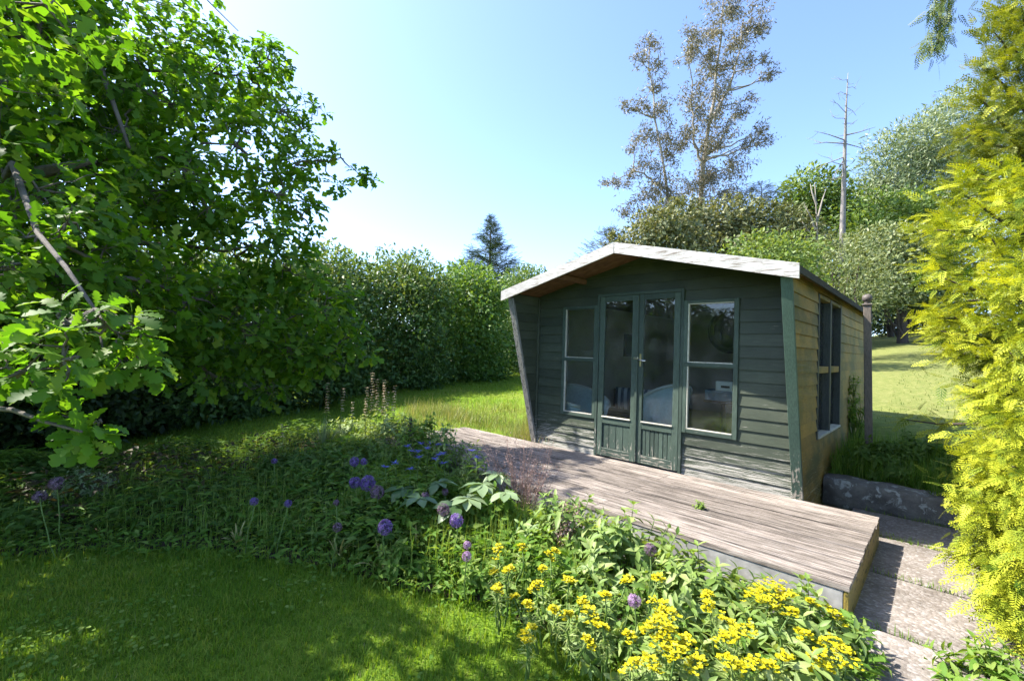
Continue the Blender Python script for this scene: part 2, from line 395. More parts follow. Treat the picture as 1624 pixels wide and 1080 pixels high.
# ------------------------------------------------------------------ the summer house
XL, XR, DEP = -2.86, 0.03, 4.0
XC = -1.43; AP, SLOPE, OV = 2.225, 0.242, 0.55
def roof_top(x): return AP - SLOPE * abs(x - XC)
RU = 0.045
house = thing('summer_house', 'dark green weatherboard summer house with white gable fascia and glazed double doors', 'summer house', tuple(SP), SA)
H0, HB = -0.03, 0.1075
fw = new_obj('wall', None, house); fw['label'] = 'dark green front wall with peeling boards at its foot'
holes = [(-1.955, -0.955, -1, 1.815), (-2.445, -1.955, 0.40, 1.69), (-0.955, -0.445, 0.40, 1.69)]
row = 0; z0 = H0
while z0 < 2.2:
    z1 = z0 + HB; mid = (z0 + z1) / 2
    segs = [(XL + 0.03, XR - 0.03)]
    for hx0, hx1, hz0, hz1 in holes:
        if hz0 < mid < hz1:
            ns = []
            for s in segs:
                if hx0 > s[0] + 0.01: ns.append((s[0], min(s[1], hx0)))
                if hx1 < s[1] - 0.01: ns.append((max(s[0], hx1), s[1]))
                if hx1 <= s[0] or hx0 >= s[1]: ns.append(s)
            segs = [s for s in set(ns) if s[1] - s[0] > 0.02]
    zb, zt = z0 - 0.006, z1 - 0.001
    for s in segs:
        poly = [(s[0], zb), (s[1], zb), (s[1], zt), (s[0], zt)]
        poly = clip(poly, SLOPE, 1, AP - RU + SLOPE * XC); poly = clip(poly, -SLOPE, 1, AP - RU - SLOPE * XC)
        if len(poly) >= 3:
            w_ = random.uniform(-0.0015, 0.0015)
            prism('board', poly, 'y', lambda z, zb=zb, zt=zt, w_=w_: -0.022 + w_ + 0.013 * (z - zb) / (zt - zb), 0.004, M_FRONT, fw)
    z0 = z1; row += 1

def side_wall(xo, sgn, mat, window, label):
    w = new_obj('wall', None, house); w['label'] = label
    z0 = -0.36
    while z0 < 1.82:
        z1 = z0 + HB; zb, zt = z0 - 0.006, z1 - 0.001; mid = (z0 + z1) / 2
        segs = [(-0.75, DEP)]
        if window and 0.41 < mid < 1.77: segs = [(-0.75, 0.60), (1.85, DEP)]
        for s in segs:
            # joints in the long boards
            cuts = [s[0], s[1]] if s[1] - s[0] < 2.6 or random.random() < 0.5 else [s[0], random.choice([1.9, 2.5, 3.1]), s[1]]
            for c0, c1 in zip(cuts[:-1], cuts[1:]):
                poly = [(c0 + 0.001, zb), (c1 - 0.001, zb), (c1 - 0.001, zt), (c0 + 0.001, zt)]
                poly = clip(poly, -1, -OV * 0.93 / 1.75, 0.0) if mid > 0 else clip(poly, -1, 0, 0.0)
                poly = clip(poly, 0, 1, roof_top(xo) - RU)
                if len(poly) >= 3:
                    j = random.uniform(-0.002, 0.002)
                    prism('board', poly, 'x', lambda z, zb=zb, zt=zt, j=j: xo + sgn * (0.022 + j - 0.013 * (z - zb) / (zt - zb)), xo - sgn * 0.004, mat, w)
        z0 = z1
    return w
right_wall = side_wall(XR, 1, M_SIDE, True, 'olive algae stained side wall of boards with tall window')
left_wall = side_wall(XL, -1, M_FRONT, False, 'dark green side wall slanting forward under the eave')
bw = new_obj('wall', None, house); bw['label'] = 'back wall of boards'
z0 = -0.36
while z0 < 2.2:
    poly = [(XL, z0 - 0.006), (XR, z0 - 0.006), (XR, z0 + HB), (XL, z0 + HB)]
    poly = clip(poly, SLOPE, 1, AP - RU + SLOPE * XC); poly = clip(poly, -SLOPE, 1, AP - RU - SLOPE * XC)
    if len(poly) >= 3: prism('board', poly, 'y', DEP + 0.02, DEP - 0.002, M_FRONT, bw)
    z0 += HB
# inner lining of the slanting wings
for xa, xb in ((XL + 0.005, XL + 0.018), (XR - 0.018, XR - 0.005)):
    z0 = 0.0
    while z0 < 1.82:
        poly = [(-0.75, z0), (-0.012, z0), (-0.012, z0 + HB - 0.005), (-0.75, z0 + HB - 0.005)]
        poly = clip(poly, -1, -OV * 0.92 / 1.75, 0.0); poly = clip(poly, 0, 1, roof_top(xa) - RU)
        if len(poly) >= 3: prism('board', poly, 'x', xa, xb, M_FRONT, left_wall if xa < -1 else right_wall)
        z0 += HB
# slanting trims and corner strips
bar('trim', (XR + 0.004, -0.008, -0.06), (XR + 0.004, -OV * 0.945, 1.775), 0.078, 0.034, M_TRIM, house, (0, -1, 0.3))
bar('trim', (XL - 0.002, -0.008, -0.03), (XL - 0.002, -OV * 0.945, 1.775), 0.078, 0.034, M_GREYTRIM, house, (0, -1, 0.3))['label'] = 'slanting weathered grey trim, paint gone'
bx('trim', XL + 0.02, XL + 0.045, -0.045, -0.024, 0.0, 1.80, M_FRONT, house)
bx('trim', XR - 0.045, XR - 0.02, -0.045, -0.024, 0.0, 1.80, M_FRONT, house)
bx('trim', XR - 0.02, XR + 0.034, DEP + 0.022, DEP + 0.045, -0.36, 1.82, M_TRIM, house)
# inside: lining, floor, ceiling
li = new_obj('lining', None, house)
bx('lining_panel', XL + 0.03, XL + 0.04, 0.06, DEP - 0.03, -0.005, 1.83, M_LINING, li, 0)
prism('lining_panel', [(XL + 0.03, -0.005), (XR - 0.03, -0.005), (XR - 0.03, roof_top(XR - 0.03) - RU - .005), (XC, AP - RU - .005), (XL + 0.03, roof_top(XL + 0.03) - RU - .005)], 'y', DEP - 0.03, DEP - 0.015, M_LINING, li)
bx('lining_panel', XR - 0.03, XR - 0.02, 0.06, 0.60, -0.005, 1.83, M_LINING, li, 0)
bx('lining_panel', XR - 0.03, XR - 0.02, 1.85, DEP - 0.03, -0.005, 1.83, M_LINING, li, 0)
bx('lining_panel', XR - 0.03, XR - 0.02, 0.60, 1.85, -0.005, 0.41, M_LINING, li, 0)
bx('lining_panel', XR - 0.03, XR - 0.02, 0.60, 1.85, 1.77, 1.83, M_LINING, li, 0)
bx('floor', XL + 0.03, XR - 0.03, 0.01, DEP - 0.03, -0.045, -0.012, M_FLOORIN, house, 0)

# roof
roof = new_obj('roof', None, house)
EVX = 0.075
for sg in (-1, 1):
    xe = (XL - EVX - 0.02) if sg < 0 else (XR + EVX)
    def sl(x): return AP - SLOPE * abs(x - XC)
    # soffit boards of the overhang, then the deck of the roof, then felt
    y = -OV - 0.005; k = 0
    while y < 0.0:
        y2 = min(y + 0.112, 0.006)
        prism('soffit_board', [(XC + sg * 0.002, sl(XC) - RU), (xe, sl(xe) - RU), (xe, sl(xe) - 0.014), (XC + sg * 0.002, sl(XC) - 0.014)], 'y', y + 0.003, y2 - 0.003, M_SOFFIT, roof); y = y2
    prism('roof_deck', [(XC + sg * 0.002, sl(XC) - RU + 0.004), (xe, sl(xe) - RU + 0.004), (xe, sl(xe) - 0.014), (XC + sg * 0.002, sl(XC) - 0.014)], 'y', 0.01, DEP + 0.12, M_SOFFIT, roof)
    prism('roof_felt', [(XC, sl(XC) - 0.012), (xe + sg * 0.012, sl(xe) - 0.014), (xe + sg * 0.012, sl(xe) - 0.002), (XC, sl(XC) + 0.002)], 'y', -OV - 0.004, DEP + 0.14, M_FELT, roof)
    prism('eave_trim', [(xe + sg * 0.001, sl(xe) - 0.062), (xe + sg * 0.018, sl(xe) - 0.062), (xe + sg * 0.018, sl(xe) - 0.016), (xe + sg * 0.001, sl(xe) - 0.016)], 'y', -OV - 0.003, DEP + 0.12, M_FELT, roof)
    # front fascia
    fx = xe + sg * 0.022
    prism('fascia', [(XC + sg * 0.004, sl(XC) - 0.100), (fx, sl(fx) - 0.108), (fx, sl(fx) + 0.006), (XC + sg * 0.003, sl(XC) + 0.006)], 'y', -OV - 0.027, -OV - 0.007, M_FASCIA, roof)
    # purlin under the overhang
    px = XC + sg * 0.72
    bx('purlin', px - 0.022, px + 0.022, (-OV + 0.02) if sg < 0 else 0.02, DEP - 0.05, sl(px) - RU - 0.062, sl(px) - RU - 0.006, M_SOFFIT, roof)
bx('purlin', XC - 0.02, XC + 0.02, 0.02, DEP - 0.05, AP - RU - 0.075, AP - RU - 0.012, M_SOFFIT, roof)

# double doors
DF = -0.030   # front plane of the joinery
frm = new_obj('door_frame', None, house)
bx('jamb', -1.955, -1.925, DF - 0.010, 0.03, -0.02, 1.815, M_DOOR, frm); bx('jamb', -0.982, -0.952, DF - 0.010, 0.03, -0.02, 1.815, M_DOOR, frm)
bx('lintel', -1.925, -0.982, DF - 0.008, 0.03, 1.782, 1.815, M_RAIL, frm)
def door(x0, x1, boards, right):
    d = new_obj('door', None, house); y0, y1 = DF - 0.004, DF + 0.032
    sw = 0.064
    bx('stile', x0, x0 + sw, y0, y1, 0.012, 1.780, M_DOOR, d); bx('stile', x1 - sw, x1, y0, y1, 0.012, 1.780, M_DOOR, d)
    bx('rail', x0 + sw, x1 - sw, y0 + 0.002, y1, 1.722, 1.780, M_RAIL, d)
    bx('rail', x0 + sw, x1 - sw, y0 + 0.002, y1, 0.372, 0.440, M_RAIL, d); bx('rail', x0 + sw, x1 - sw, y0 + 0.002, y1, 0.012, 0.100, M_RAIL, d)
    bx('sill', x0 + sw - 0.006, x1 - sw + 0.006, y0 - 0.012, y0 + 0.01, 0.438, 0.452, M_BEAD, d)
    bx('pane', x0 + sw, x1 - sw, DF + 0.014, DF + 0.018, 0.440, 1.722, M_GLASS, d, 0)
    n = boards; w = (x1 - x0 - 2 * sw) / n
    for i in range(n): bx('panel', x0 + sw + i * w + 0.0015, x0 + sw + (i + 1) * w - 0.0015, y0 + 0.012 + random.uniform(0, .003), y1 - 0.006, 0.100, 0.372, M_DOOR, d, 0.004)
    return d
dl = door(-1.920, -1.449, 4, False); dr = door(-1.444, -0.987, 7, True)
bx('cover_strip', -1.462, -1.432, DF - 0.020, DF - 0.006, 0.02, 1.775, M_DOOR, dr, 0.003)
# lock plate, lever and hasp
hp = bx('handle', -1.418, -1.398, DF - 0.012, DF - 0.004, 1.02, 1.155, M_BRASS, dr, 0.002)
def cyl_between(name, p, q, r, mat, parent, sides=12, r2=None):
    V, F = tube([p, q], [r, r if r2 is None else r2], sides); return new_obj(name, mesh_np(np.vstack([V, [p]]), np.vstack([F, [(k, len(V), (k + 1) % sides) for k in range(sides)]]), mat, None, True, name), parent)
cyl_between('spindle', (-1.408, DF - 0.010, 1.085), (-1.408, DF - 0.05, 1.085), 0.007, M_STEEL, hp)
cyl_between('lever', (-1.408, DF - 0.05, 1.085), (-1.325, DF - 0.052, 1.083), 0.007, M_STEEL, hp)
bx('hasp', -1.478, -1.424, DF - 0.028, DF - 0.021, 1.098, 1.122, M_STEEL, dl, 0.002)

def window(x0, x1, label):
    w = new_obj('window', None, house); w['label'] = label
    y0 = DF - 0.006; fwid = 0.042; zb, zm, zt = 0.402, 1.060, 1.690
    bx('frame', x0 + 0.001, x0 + fwid, y0, 0.03, zb, zt, M_DOOR, w); bx('frame', x1 - fwid, x1 - 0.001, y0, 0.03, zb, zt, M_DOOR, w)
    bx('frame', x0 + fwid, x1 - fwid, y0 + 0.002, 0.03, zt - 0.030, zt, M_RAIL, w); bx('frame', x0 + fwid, x1 - fwid, y0 + 0.002, 0.03, zb, zb + 0.038, M_RAIL, w)
    bx('frame', x0 + 0.012, x1 - 0.012, y0 - 0.004, 0.028, zm - 0.012, zm + 0.024, M_RAIL, w)
    for a, b in ((zb + 0.038, zm - 0.012), (zm + 0.024, zt - 0.030)):
        bx('pane', x0 + fwid, x1 - fwid, -0.006, -0.002, a, b, M_GLASS, w, 0)
        bx('bead', x0 + fwid, x0 + fwid + 0.011, y0 + 0.004, -0.007, a, b, M_BEAD, w, 0.002)
        bx('bead', x1 - fwid - 0.005, x1 - fwid, y0 + 0.010, -0.007, a, b, M_DOOR, w, 0.001)
        bx('bead', x0 + fwid + 0.014, x1 - fwid - 0.005, y0 + 0.001, -0.007, a, a + 0.010, M_BEAD, w, 0.002)
        bx('bead', x0 + fwid + 0.014, x1 - fwid - 0.005, y0 + 0.012, -0.007, b - 0.010, b, M_BEAD if (a > 1 and x0 > -1) else M_RAIL, w, 0.002)
    return w
window(-2.445, -1.955, 'two pane window left of the doors'); window(-0.955, -0.445, 'two pane window right of the doors')
# side window
sw = new_obj('window', None, house); sw['label'] = 'tall four pane window in the side wall'
ya, yb, yc = 0.60, 1.85, 1.215
for y0, y1 in ((ya, ya + 0.035), (yc - 0.035, yc + 0.035), (yb - 0.045, yb)): bx('frame', XR - 0.06, XR + 0.024, y0 + 0.001, y1 - 0.001, 0.41, 1.77, M_BLUEJAMB, sw)
for y0, y1 in ((ya + 0.035, yc - 0.035), (yc + 0.035, yb - 0.045)):
    bx('frame', XR - 0.06, XR + 0.020, y0, y1, 1.735, 1.77, M_SIDE, sw); bx('frame', XR - 0.06, XR + 0.012, y0, y1, 1.02, 1.085, M_SIDE, sw)
    bx('sill', XR - 0.06, XR + 0.036, y0, y1, 0.412, 0.435, M_BEAD, sw)
    for a, b in ((0.435, 1.02), (1.085, 1.735)): bx('pane', XR - 0.040, XR - 0.036, y0, y1, a, b, M_GLASS, sw, 0)

# ------------------------------------------------------------------ deck
deck = thing('deck', 'weathered grey timber deck in front of the summer house', 'deck', tuple(SP), SA)
y = -1.50; k = 0; PWD = 0.1225
while y < -0.03:
    y2 = min(y + PWD, -0.026)
    joint = random.choice([None, -2.2, -1.0])
    xs = [-4.2, 0.56] if joint is None else [-4.2, joint, 0.56]
    for c0, c1 in zip(xs[:-1], xs[1:]):
        dz = random.uniform(-0.005, 0.003); r0 = random.uniform(-0.004, 0.004)
        # plank with three shallow grooves along its length
        n = 5; prof = []
        for g in range(n):
            g0 = y + 0.003 + (y2 - y - 0.006) * g / n; g1 = y + 0.003 + (y2 - y - 0.006) * (g + 1) / n
            prof += [(g0 + 0.001 + (.003 if g == 0 else 0), -0.005 + dz), (g0 + 0.005, dz), (g1 - 0.005, dz), (g1 - 0.001 - (.003 if g == n - 1 else 0), -0.005 + dz)]
        prof = [(prof[0][0], -0.03)] + prof + [(prof[-1][0], -0.03)]
        xx0, xx1 = c0 + 0.0015 + (r0 if c0 == -4.2 else 0), c1 - 0.0015 + (r0 if c1 == 0.56 else 0)
        m_ = len(prof); V = [(xx0, p[0], p[1]) for p in prof] + [(xx1, p[0], p[1]) for p in prof]
        F = [tuple(range(m_))[::-1], tuple(range(m_, 2 * m_))] + [(i, (i + 1) % m_, (i + 1) % m_ + m_, i + m_) for i in range(m_)]
        new_obj('plank', mesh_py(V, F, M_DECK, False, 'plank'), deck)
    y = y2; k += 1
bx('side_board', 0.535, 0.557, -1.488, -0.03, -0.27, -0.032, M_DECKEND, deck)
bx('front_board', -4.19, 0.533, -1.488, -1.466, -0.155, -0.034, M_DECKFACE, deck); bx('front_board', -4.19, 0.533, -1.488, -1.466, -0.30, -0.162, M_DECKFACE, deck)
for jx in (-4.1, -3.0, -1.9, -0.8, 0.3): bx('joist', jx, jx + 0.045, -1.46, -0.05, -0.20, -0.034, M_DECKFACE, deck, 0)

# ------------------------------------------------------------------ path of slabs and the low stone wall
def slab_mat():
    m, n, l, p = nt('aggregate_slab')
    v = coords(n, l, (1, 1, 1), 'Object', 6.0)
    vo = n.new('ShaderNodeTexVoronoi'); vo.inputs['Scale'].default_value = 62; vo.inputs['Randomness'].default_value = 1.0; l.new(v, vo.inputs['Vector'])
    hs = n.new('ShaderNodeSeparateColor'); l.new(vo.outputs['Color'], hs.inputs[0])
    r1 = ramp(n, [(0.1, (0.22, 0.195, 0.17)), (0.45, (0.26, 0.232, 0.205)), (0.75, (0.29, 0.268, 0.245)), (0.95, (0.36, 0.335, 0.315))]); l.new(hs.outputs[0], r1.inputs[0])
    b = noise(n, l, v, 3.0, 6, 0.65); r2 = ramp(n, [(0.3, (0.62, 0.60, 0.58)), (0.65, (1.1, 1.08, 1.08))]); l.new(b.outputs['Fac'], r2.inputs[0])
    d = ramp(n, [(0.0, (1, 1, 1)), (0.6, (0.68, 0.66, 0.64))]); l.new(vo.outputs['Distance'], d.inputs[0])
    k = mixc(n, l, 1.0, r1.outputs[0], r2.outputs[0], 'MULTIPLY'); k = mixc(n, l, 0.7, k, d.outputs[0], 'MULTIPLY')
    l.new(k, p.inputs['Base Color']); p.inputs['Roughness'].default_value = 0.9; p.inputs['Specular IOR Level'].default_value = 0.2
    iv = n.new('ShaderNodeMath'); iv.operation = 'SUBTRACT'; iv.inputs[0].default_value = 1.0; l.new(vo.outputs['Distance'], iv.inputs[1])
    bump(n, l, iv.outputs[0], 0.6, 0.006, p); return m
M_SLAB = slab_mat()
def stone_mat():
    m, n, l, p = nt('lichen_stone')
    v = coords(n, l, (1, 1, 1), 'Object', 4.0)
    a = noise(n, l, v, 6, 8, 0.7); b = noise(n, l, v, 11, 6, 0.65, 0.6)
    r1 = ramp(n, [(0.3, (0.070, 0.065, 0.056)), (0.6, (0.17, 0.158, 0.140))]); l.new(a.outputs['Fac'], r1.inputs[0])
    r2 = ramp(n, [(0.56, (0, 0, 0)), (0.62, (1, 1, 1))]); l.new(b.outputs['Fac'], r2.inputs[0])
    k = mixc(n, l, r2.outputs[0], r1.outputs[0], (0.33, 0.34, 0.31)); l.new(k, p.inputs['Base Color']); p.inputs['Roughness'].default_value = 0.95
    bump(n, l, a.outputs['Fac'], 0.9, 0.03, p); return m
M_STONE = stone_mat()
path = new_obj('path', None); path.location = tuple(SP); path.rotation_euler = (0, 0, SA); tag(path, 'path of pinkish aggregate slabs beside the deck', kind='structure')
SZ = -0.20
for i, (y0, y1) in enumerate(((0.18, 0.80), (-0.61, 0.17), (-1.39, -0.62), (-2.17, -1.40), (-2.95, -2.18))):
    x = 0.30 if y0 > -1.5 else 0.60
    for j, wd in enumerate(((0.92, 0.78, 0.8) if i % 2 else (1.1, 0.78, 0.8))):
        dz = random.uniform(-0.006, 0.004) + (0.012 if i == 0 else 0)
        bx('slab', x + 0.006, x + wd - 0.006, y0 + 0.006, y1 - 0.006, SZ - 0.06 + dz, SZ + dz, M_SLAB, path, 0.007); x += wd
stone_wall = thing('retaining_wall', 'low lichened stone kerb wall running right from the summer house', 'wall', tuple(SP), SA)
def rough_block(x0, x1, y0, y1, z0, z1, seed, parent):
    bm = bmesh.new(); bmesh.ops.create_cube(bm, size=1.0); bmesh.ops.subdivide_edges(bm, edges=list(bm.edges), cuts=5, use_grid_fill=True)
    r_ = np.random.default_rng(seed)
    for v in bm.verts:
        c = v.co.copy(); l_ = max(abs(c.y), abs(c.z)) * 2; rr = 1 - 0.12 * (abs(c.y * 2) ** 4) * (abs(c.z * 2) ** 4)
        n_ = 0.012 * math.sin(c.x * 19 + seed) * math.cos(c.z * 9 + c.y * 7) + r_.normal(0, 0.006)
        v.co = ((x0 + x1) / 2 + c.x * (x1 - x0), (y0 + y1) / 2 + c.y * rr * (y1 - y0) + n_, (z0 + z1) / 2 + c.z * rr * (z1 - z0) + n_)
    me = bpy.data.meshes.new('stone'); bm.to_mesh(me); bm.free(); me.materials.append(M_STONE)
    for p_ in me.polygons: p_.use_smooth = True
    return new_obj('stone', me, parent)
rough_block(0.06, 1.02, 0.87, 1.16, -0.26, 0.025, 1, stone_wall); rough_block(1.03, 2.05, 0.86, 1.15, -0.26, 0.015, 2, stone_wall); rough_block(2.06, 3.1, 0.87, 1.16, -0.26, 0.025, 3, stone_wall)

# ------------------------------------------------------------------ post with ball finial
M_POST = painted('silvered_post', (0.105, 0.086, 0.072), (0.165, 0.140, 0.120), (0.10, 0.085, 0.075), (12, 12, 1.5), 0.62)
pp = (3.865, 4.850, 1.640); pz = gpt(pp[0], pp[1])
post = thing('gate_post', 'tall square wooden post with ball finial behind the summer house', 'post', pz)
TOP = 2.16 - pz[2]
bx('shaft', -0.035, 0.035, -0.035, 0.035, -0.3, TOP - 0.01, M_POST, post, 0.006)
post.rotation_euler = (0.0, R(-1.1), SA + 0.1)
bx('cap', -0.046, 0.046, -0.046, 0.046, TOP - 0.01, TOP + 0.012, M_POST, post, 0.008)
bm = bmesh.new(); bmesh.ops.create_uvsphere(bm, u_segments=20, v_segments=14, radius=0.047, matrix=Matrix.Translation((0, 0, TOP + 0.072)))
bmesh.ops.create_cone(bm, segments=16, radius1=0.034, radius2=0.022, depth=0.03, cap_ends=True, matrix=Matrix.Translation((0, 0, TOP + 0.025)))
me = bpy.data.meshes.new('finial'); bm.to_mesh(me); bm.free(); me.materials.append(M_POST)
for p_ in me.polygons: p_.use_smooth = True
new_obj('finial', me, post)

# ------------------------------------------------------------------ leaf templates (x along the leaf, z up), unit length
def leaf_tpl(ts, ws, fold=0.25, droop=0.25, tipt=0.0):
    V = []; T = []
    for t, w in zip(ts, ws):
        z = -droop * t * t
        V += [(t, 0, z), (t - 0.02 * (w > 0.01), w, z + fold * w), (t - 0.02 * (w > 0.01), -w, z + fold * w)]; T += [tipt * t] * 3
    F = []
    for i in range(len(ts) - 1):
        a, b = 3 * i, 3 * i + 3
        F += [(a, b, b + 1), (a, b + 1, a + 1), (a, a + 2, b + 2), (a, b + 2, b)]
    F = [f for f in F if len(set(tuple(np.round(V[k], 5)) for k in f)) == 3]
    return np.array(V), np.array(F), np.array(T)
OAK_N = leaf_tpl([0, .08, .14, .21, .26, .33, .40, .45, .52, .60, .65, .72, .80, .85, .91, .96, 1.0], [.012, .02, .07, .10, .05, .13, .19, .08, .20, .27, .13, .22, .27, .14, .18, .12, .02], 0.22, 0.28)
OAK_M = leaf_tpl([0, .22, .34, .52, .64, .80, 1.0], [.01, .13, .06, .25, .12, .27, .03], 0.25, 0.3)
OVATE = leaf_tpl([0, .2, .5, .8, 1.0], [.01, .14, .20, .11, .0], 0.35, 0.3)
OVATE_L = (np.array([(0, 0, 0), (.40, .19, .05), (.50, 0, -.06), (.40, -.19, .05), (1.0, 0, -.28)], float), np.array([(0, 1, 2), (0, 2, 3), (1, 4, 2), (2, 4, 3)]), np.zeros(5))
BROAD = leaf_tpl([0, .15, .4, .68, .88, 1.0], [.02, .12, .24, .27, .14, .0], 0.25, 0.35)
LANCE = (np.array([(0, 0, 0), (.38, .075, .03), (.45, 0, -.03), (.38, -.075, .03), (1.0, 0, -.22)], float), np.array([(0, 1, 2), (0, 2, 3), (1, 4, 2), (2, 4, 3)]), np.zeros(5))
DIAM = (np.array([(0, 0, 0), (.45, .26, .05), (1, 0, -.1), (.45, -.26, .05)], float), np.array([(0, 1, 2), (0, 2, 3)]), np.zeros(4))
DIAMN = (np.array([(0, 0, 0), (.45, .13, .02), (1, 0, -.08), (.45, -.13, .02)], float), np.array([(0, 1, 2), (0, 2, 3)]), np.zeros(4))
BLADE1 = (np.array([(-.05, 0, 0), (.05, 0, 0), (0, .18, 1.0)], float), np.array([(0, 1, 2)]), np.array([-.1, -.1, .12]))
BLADE = (np.array([(-.05, 0, 0), (.05, 0, 0), (-.035, .06, .55), (.035, .06, .55), (0, .22, 1.0)], float), np.array([(0, 1, 3), (0, 3, 2), (2, 3, 4)]), np.array([-.12, -.12, 0, 0, .12]))
def spray_tpl(n=7, w=0.46):
    """a flat conifer spray: axis with feathery side branchlets, each with two short twigs"""
    V = []; F = []; T = []
    def lance(p, q, wd, t0, t1, tri=False):
        p, q = np.array(p, float), np.array(q, float); d = q - p; s = np.array([-d[1], d[0], 0]); s = s / max(np.linalg.norm(s), 1e-6) * wd; b = len(V)
        if tri: V.extend([p - s, p + s, q]); T.extend([t0, t0, t1]); F.append((b, b + 1, b + 2))
        else: V.extend([p, p + d * .5 + s, q, p + d * .5 - s]); T.extend([t0, (t0 + t1) / 2, t1, (t0 + t1) / 2]); F.extend([(b, b + 1, b + 2), (b, b + 2, b + 3)])
    lance((0, 0, 0), (1, 0, -.12), 0.016, -.25, .25)
    for i in range(n):
        t = 0.10 + 0.84 * i / (n - 1); L = w * (1 - 0.72 * t) * (0.8 + 0.2 * ((i * 7) % 3) / 2)
        for sg in (1, -1):
            tt = t + .03 * sg; p = (tt, 0, -.12 * t * t); q = (tt + L * .72, sg * L * .62, -.12 * t * t - .10 * L)
            lance(p, q, 0.027, -.2 + .3 * t, .1 + .3 * t)
            an0 = math.atan2(q[1] - p[1], q[0] - p[0])
            for k, s2 in ((.38, 1), (.62, -1)):
                pm = np.array(p) + (np.array(q) - np.array(p)) * k; ll = L * .38 * (1.15 - k * .6); an = an0 + s2 * .62
                lance(pm, pm + np.array([ll * math.cos(an), ll * math.sin(an), -.03 * ll]), 0.024, 0 + .25 * t, .22 + .25 * t, True)
    return np.array(V), np.array(F), np.array(T)
SPRAY = spray_tpl()
SPRAY_L = None
def spray_low():
    V = []; F = []; T = []
    for i, (t, L) in enumerate(((0.1, .40), (.3, .42), (.5, .36), (.7, .26), (.85, .16))):
        for sg in (1, -1):
            b = len(V); p = np.array((t, 0, -.1 * t)); q = p + np.array((L * .8, sg * L * .6, -.08)); s = np.array((.05, -.05 * sg * 0 + .03 * sg, 0))
            V += [p - s, p + s, q]; F.append((b, b + 1, b + 2)); T += [-.15, -.15, .15]
    b = len(V); V += [np.array((0, .02, 0)), np.array((0, -.02, 0)), np.array((1, 0, -.1))]; F.append((b, b + 1, b + 2)); T += [-.2, -.2, .2]
    return np.array(V), np.array(F), np.array(T)
SPRAY_L = spray_low()

# ------------------------------------------------------------------ foliage and bark materials
G = lambda a, b, c: [(0.0, a), (0.5, b), (1.0, c)]
M_OAK = leaf_mat('oak_leaf', G((0.044, 0.108, 0.012), (0.102, 0.202, 0.020), (0.220, 0.290, 0.038)), 0.56, 0.55, (1.35, 1.5, 0.35), 0.25)
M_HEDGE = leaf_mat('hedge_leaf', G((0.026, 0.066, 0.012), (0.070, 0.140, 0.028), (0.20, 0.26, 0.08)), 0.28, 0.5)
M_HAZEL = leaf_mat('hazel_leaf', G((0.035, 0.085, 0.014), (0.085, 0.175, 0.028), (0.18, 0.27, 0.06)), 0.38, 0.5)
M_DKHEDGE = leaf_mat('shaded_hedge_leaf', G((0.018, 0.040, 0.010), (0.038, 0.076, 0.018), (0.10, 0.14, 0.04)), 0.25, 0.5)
M_CYP = leaf_mat('cypress_leaf', G((0.014, 0.034, 0.012), (0.036, 0.068, 0.022), (0.085, 0.12, 0.035)), 0.12, 0.6)
M_CYPY = leaf_mat('olive_cypress_leaf', G((0.030, 0.045, 0.010), (0.085, 0.090, 0.018), (0.16, 0.15, 0.03)), 0.15, 0.6)
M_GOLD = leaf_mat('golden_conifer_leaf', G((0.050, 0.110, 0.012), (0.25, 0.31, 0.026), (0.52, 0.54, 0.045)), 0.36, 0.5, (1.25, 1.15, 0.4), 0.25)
M_GOLDDK = leaf_mat('green_gold_conifer_leaf', G((0.035, 0.070, 0.012), (0.135, 0.180, 0.022), (0.34, 0.35, 0.04)), 0.30, 0.5, (1.3, 1.25, 0.4))
M_EUC = leaf_mat('grey_brown_leaf', G((0.085, 0.080, 0.048), (0.180, 0.160, 0.100), (0.31, 0.275, 0.19)), 0.25, 0.5, (1.2, 1.1, 0.8))
M_SILVER = leaf_mat('silver_leaf', G((0.070, 0.115, 0.045), (0.18, 0.225, 0.10), (0.36, 0.39, 0.24)), 0.25, 0.5, (1.2, 1.25, 0.8))
M_GREYGREEN = leaf_mat('grey_green_leaf', G((0.055, 0.090, 0.030), (0.130, 0.170, 0.060), (0.27, 0.30, 0.14)), 0.25, 0.5)
M_FRESH = leaf_mat('fresh_green_leaf', G((0.050, 0.100, 0.018), (0.115, 0.185, 0.036), (0.22, 0.28, 0.075)), 0.35, 0.5)
M_BROWNSCRUB = leaf_mat('brown_scrub_leaf', G((0.050, 0.066, 0.024), (0.125, 0.145, 0.056), (0.25, 0.255, 0.13)), 0.2, 0.6)
M_RUSSET = leaf_mat('russet_leaf', G((0.030, 0.026, 0.010), (0.060, 0.050, 0.018), (0.11, 0.085, 0.03)), 0.35, 0.6)
M_BEDLEAF = leaf_mat('bed_leaf', G((0.054, 0.130, 0.014), (0.118, 0.228, 0.030), (0.23, 0.31, 0.07)), 0.45, 0.6, (1.5, 1.35, 0.5), 0.2)
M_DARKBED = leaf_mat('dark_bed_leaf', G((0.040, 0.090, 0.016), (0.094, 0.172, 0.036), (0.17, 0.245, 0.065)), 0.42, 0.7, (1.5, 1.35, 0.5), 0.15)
M_SHRUB = leaf_mat('light_shrub_leaf', G((0.090, 0.170, 0.028), (0.195, 0.285, 0.070), (0.34, 0.39, 0.15)), 0.36, 0.5)
M_RODG = leaf_mat('large_pale_leaf', G((0.060, 0.125, 0.040), (0.14, 0.22, 0.085), (0.30, 0.37, 0.21)), 0.3, 0.4)
M_YELLOW = leaf_mat('yellow_bract', G((0.32, 0.32, 0.008), (0.60, 0.51, 0.008), (0.72, 0.62, 0.015)), 0.25, 0.5, (1.0, 0.95, 0.4))
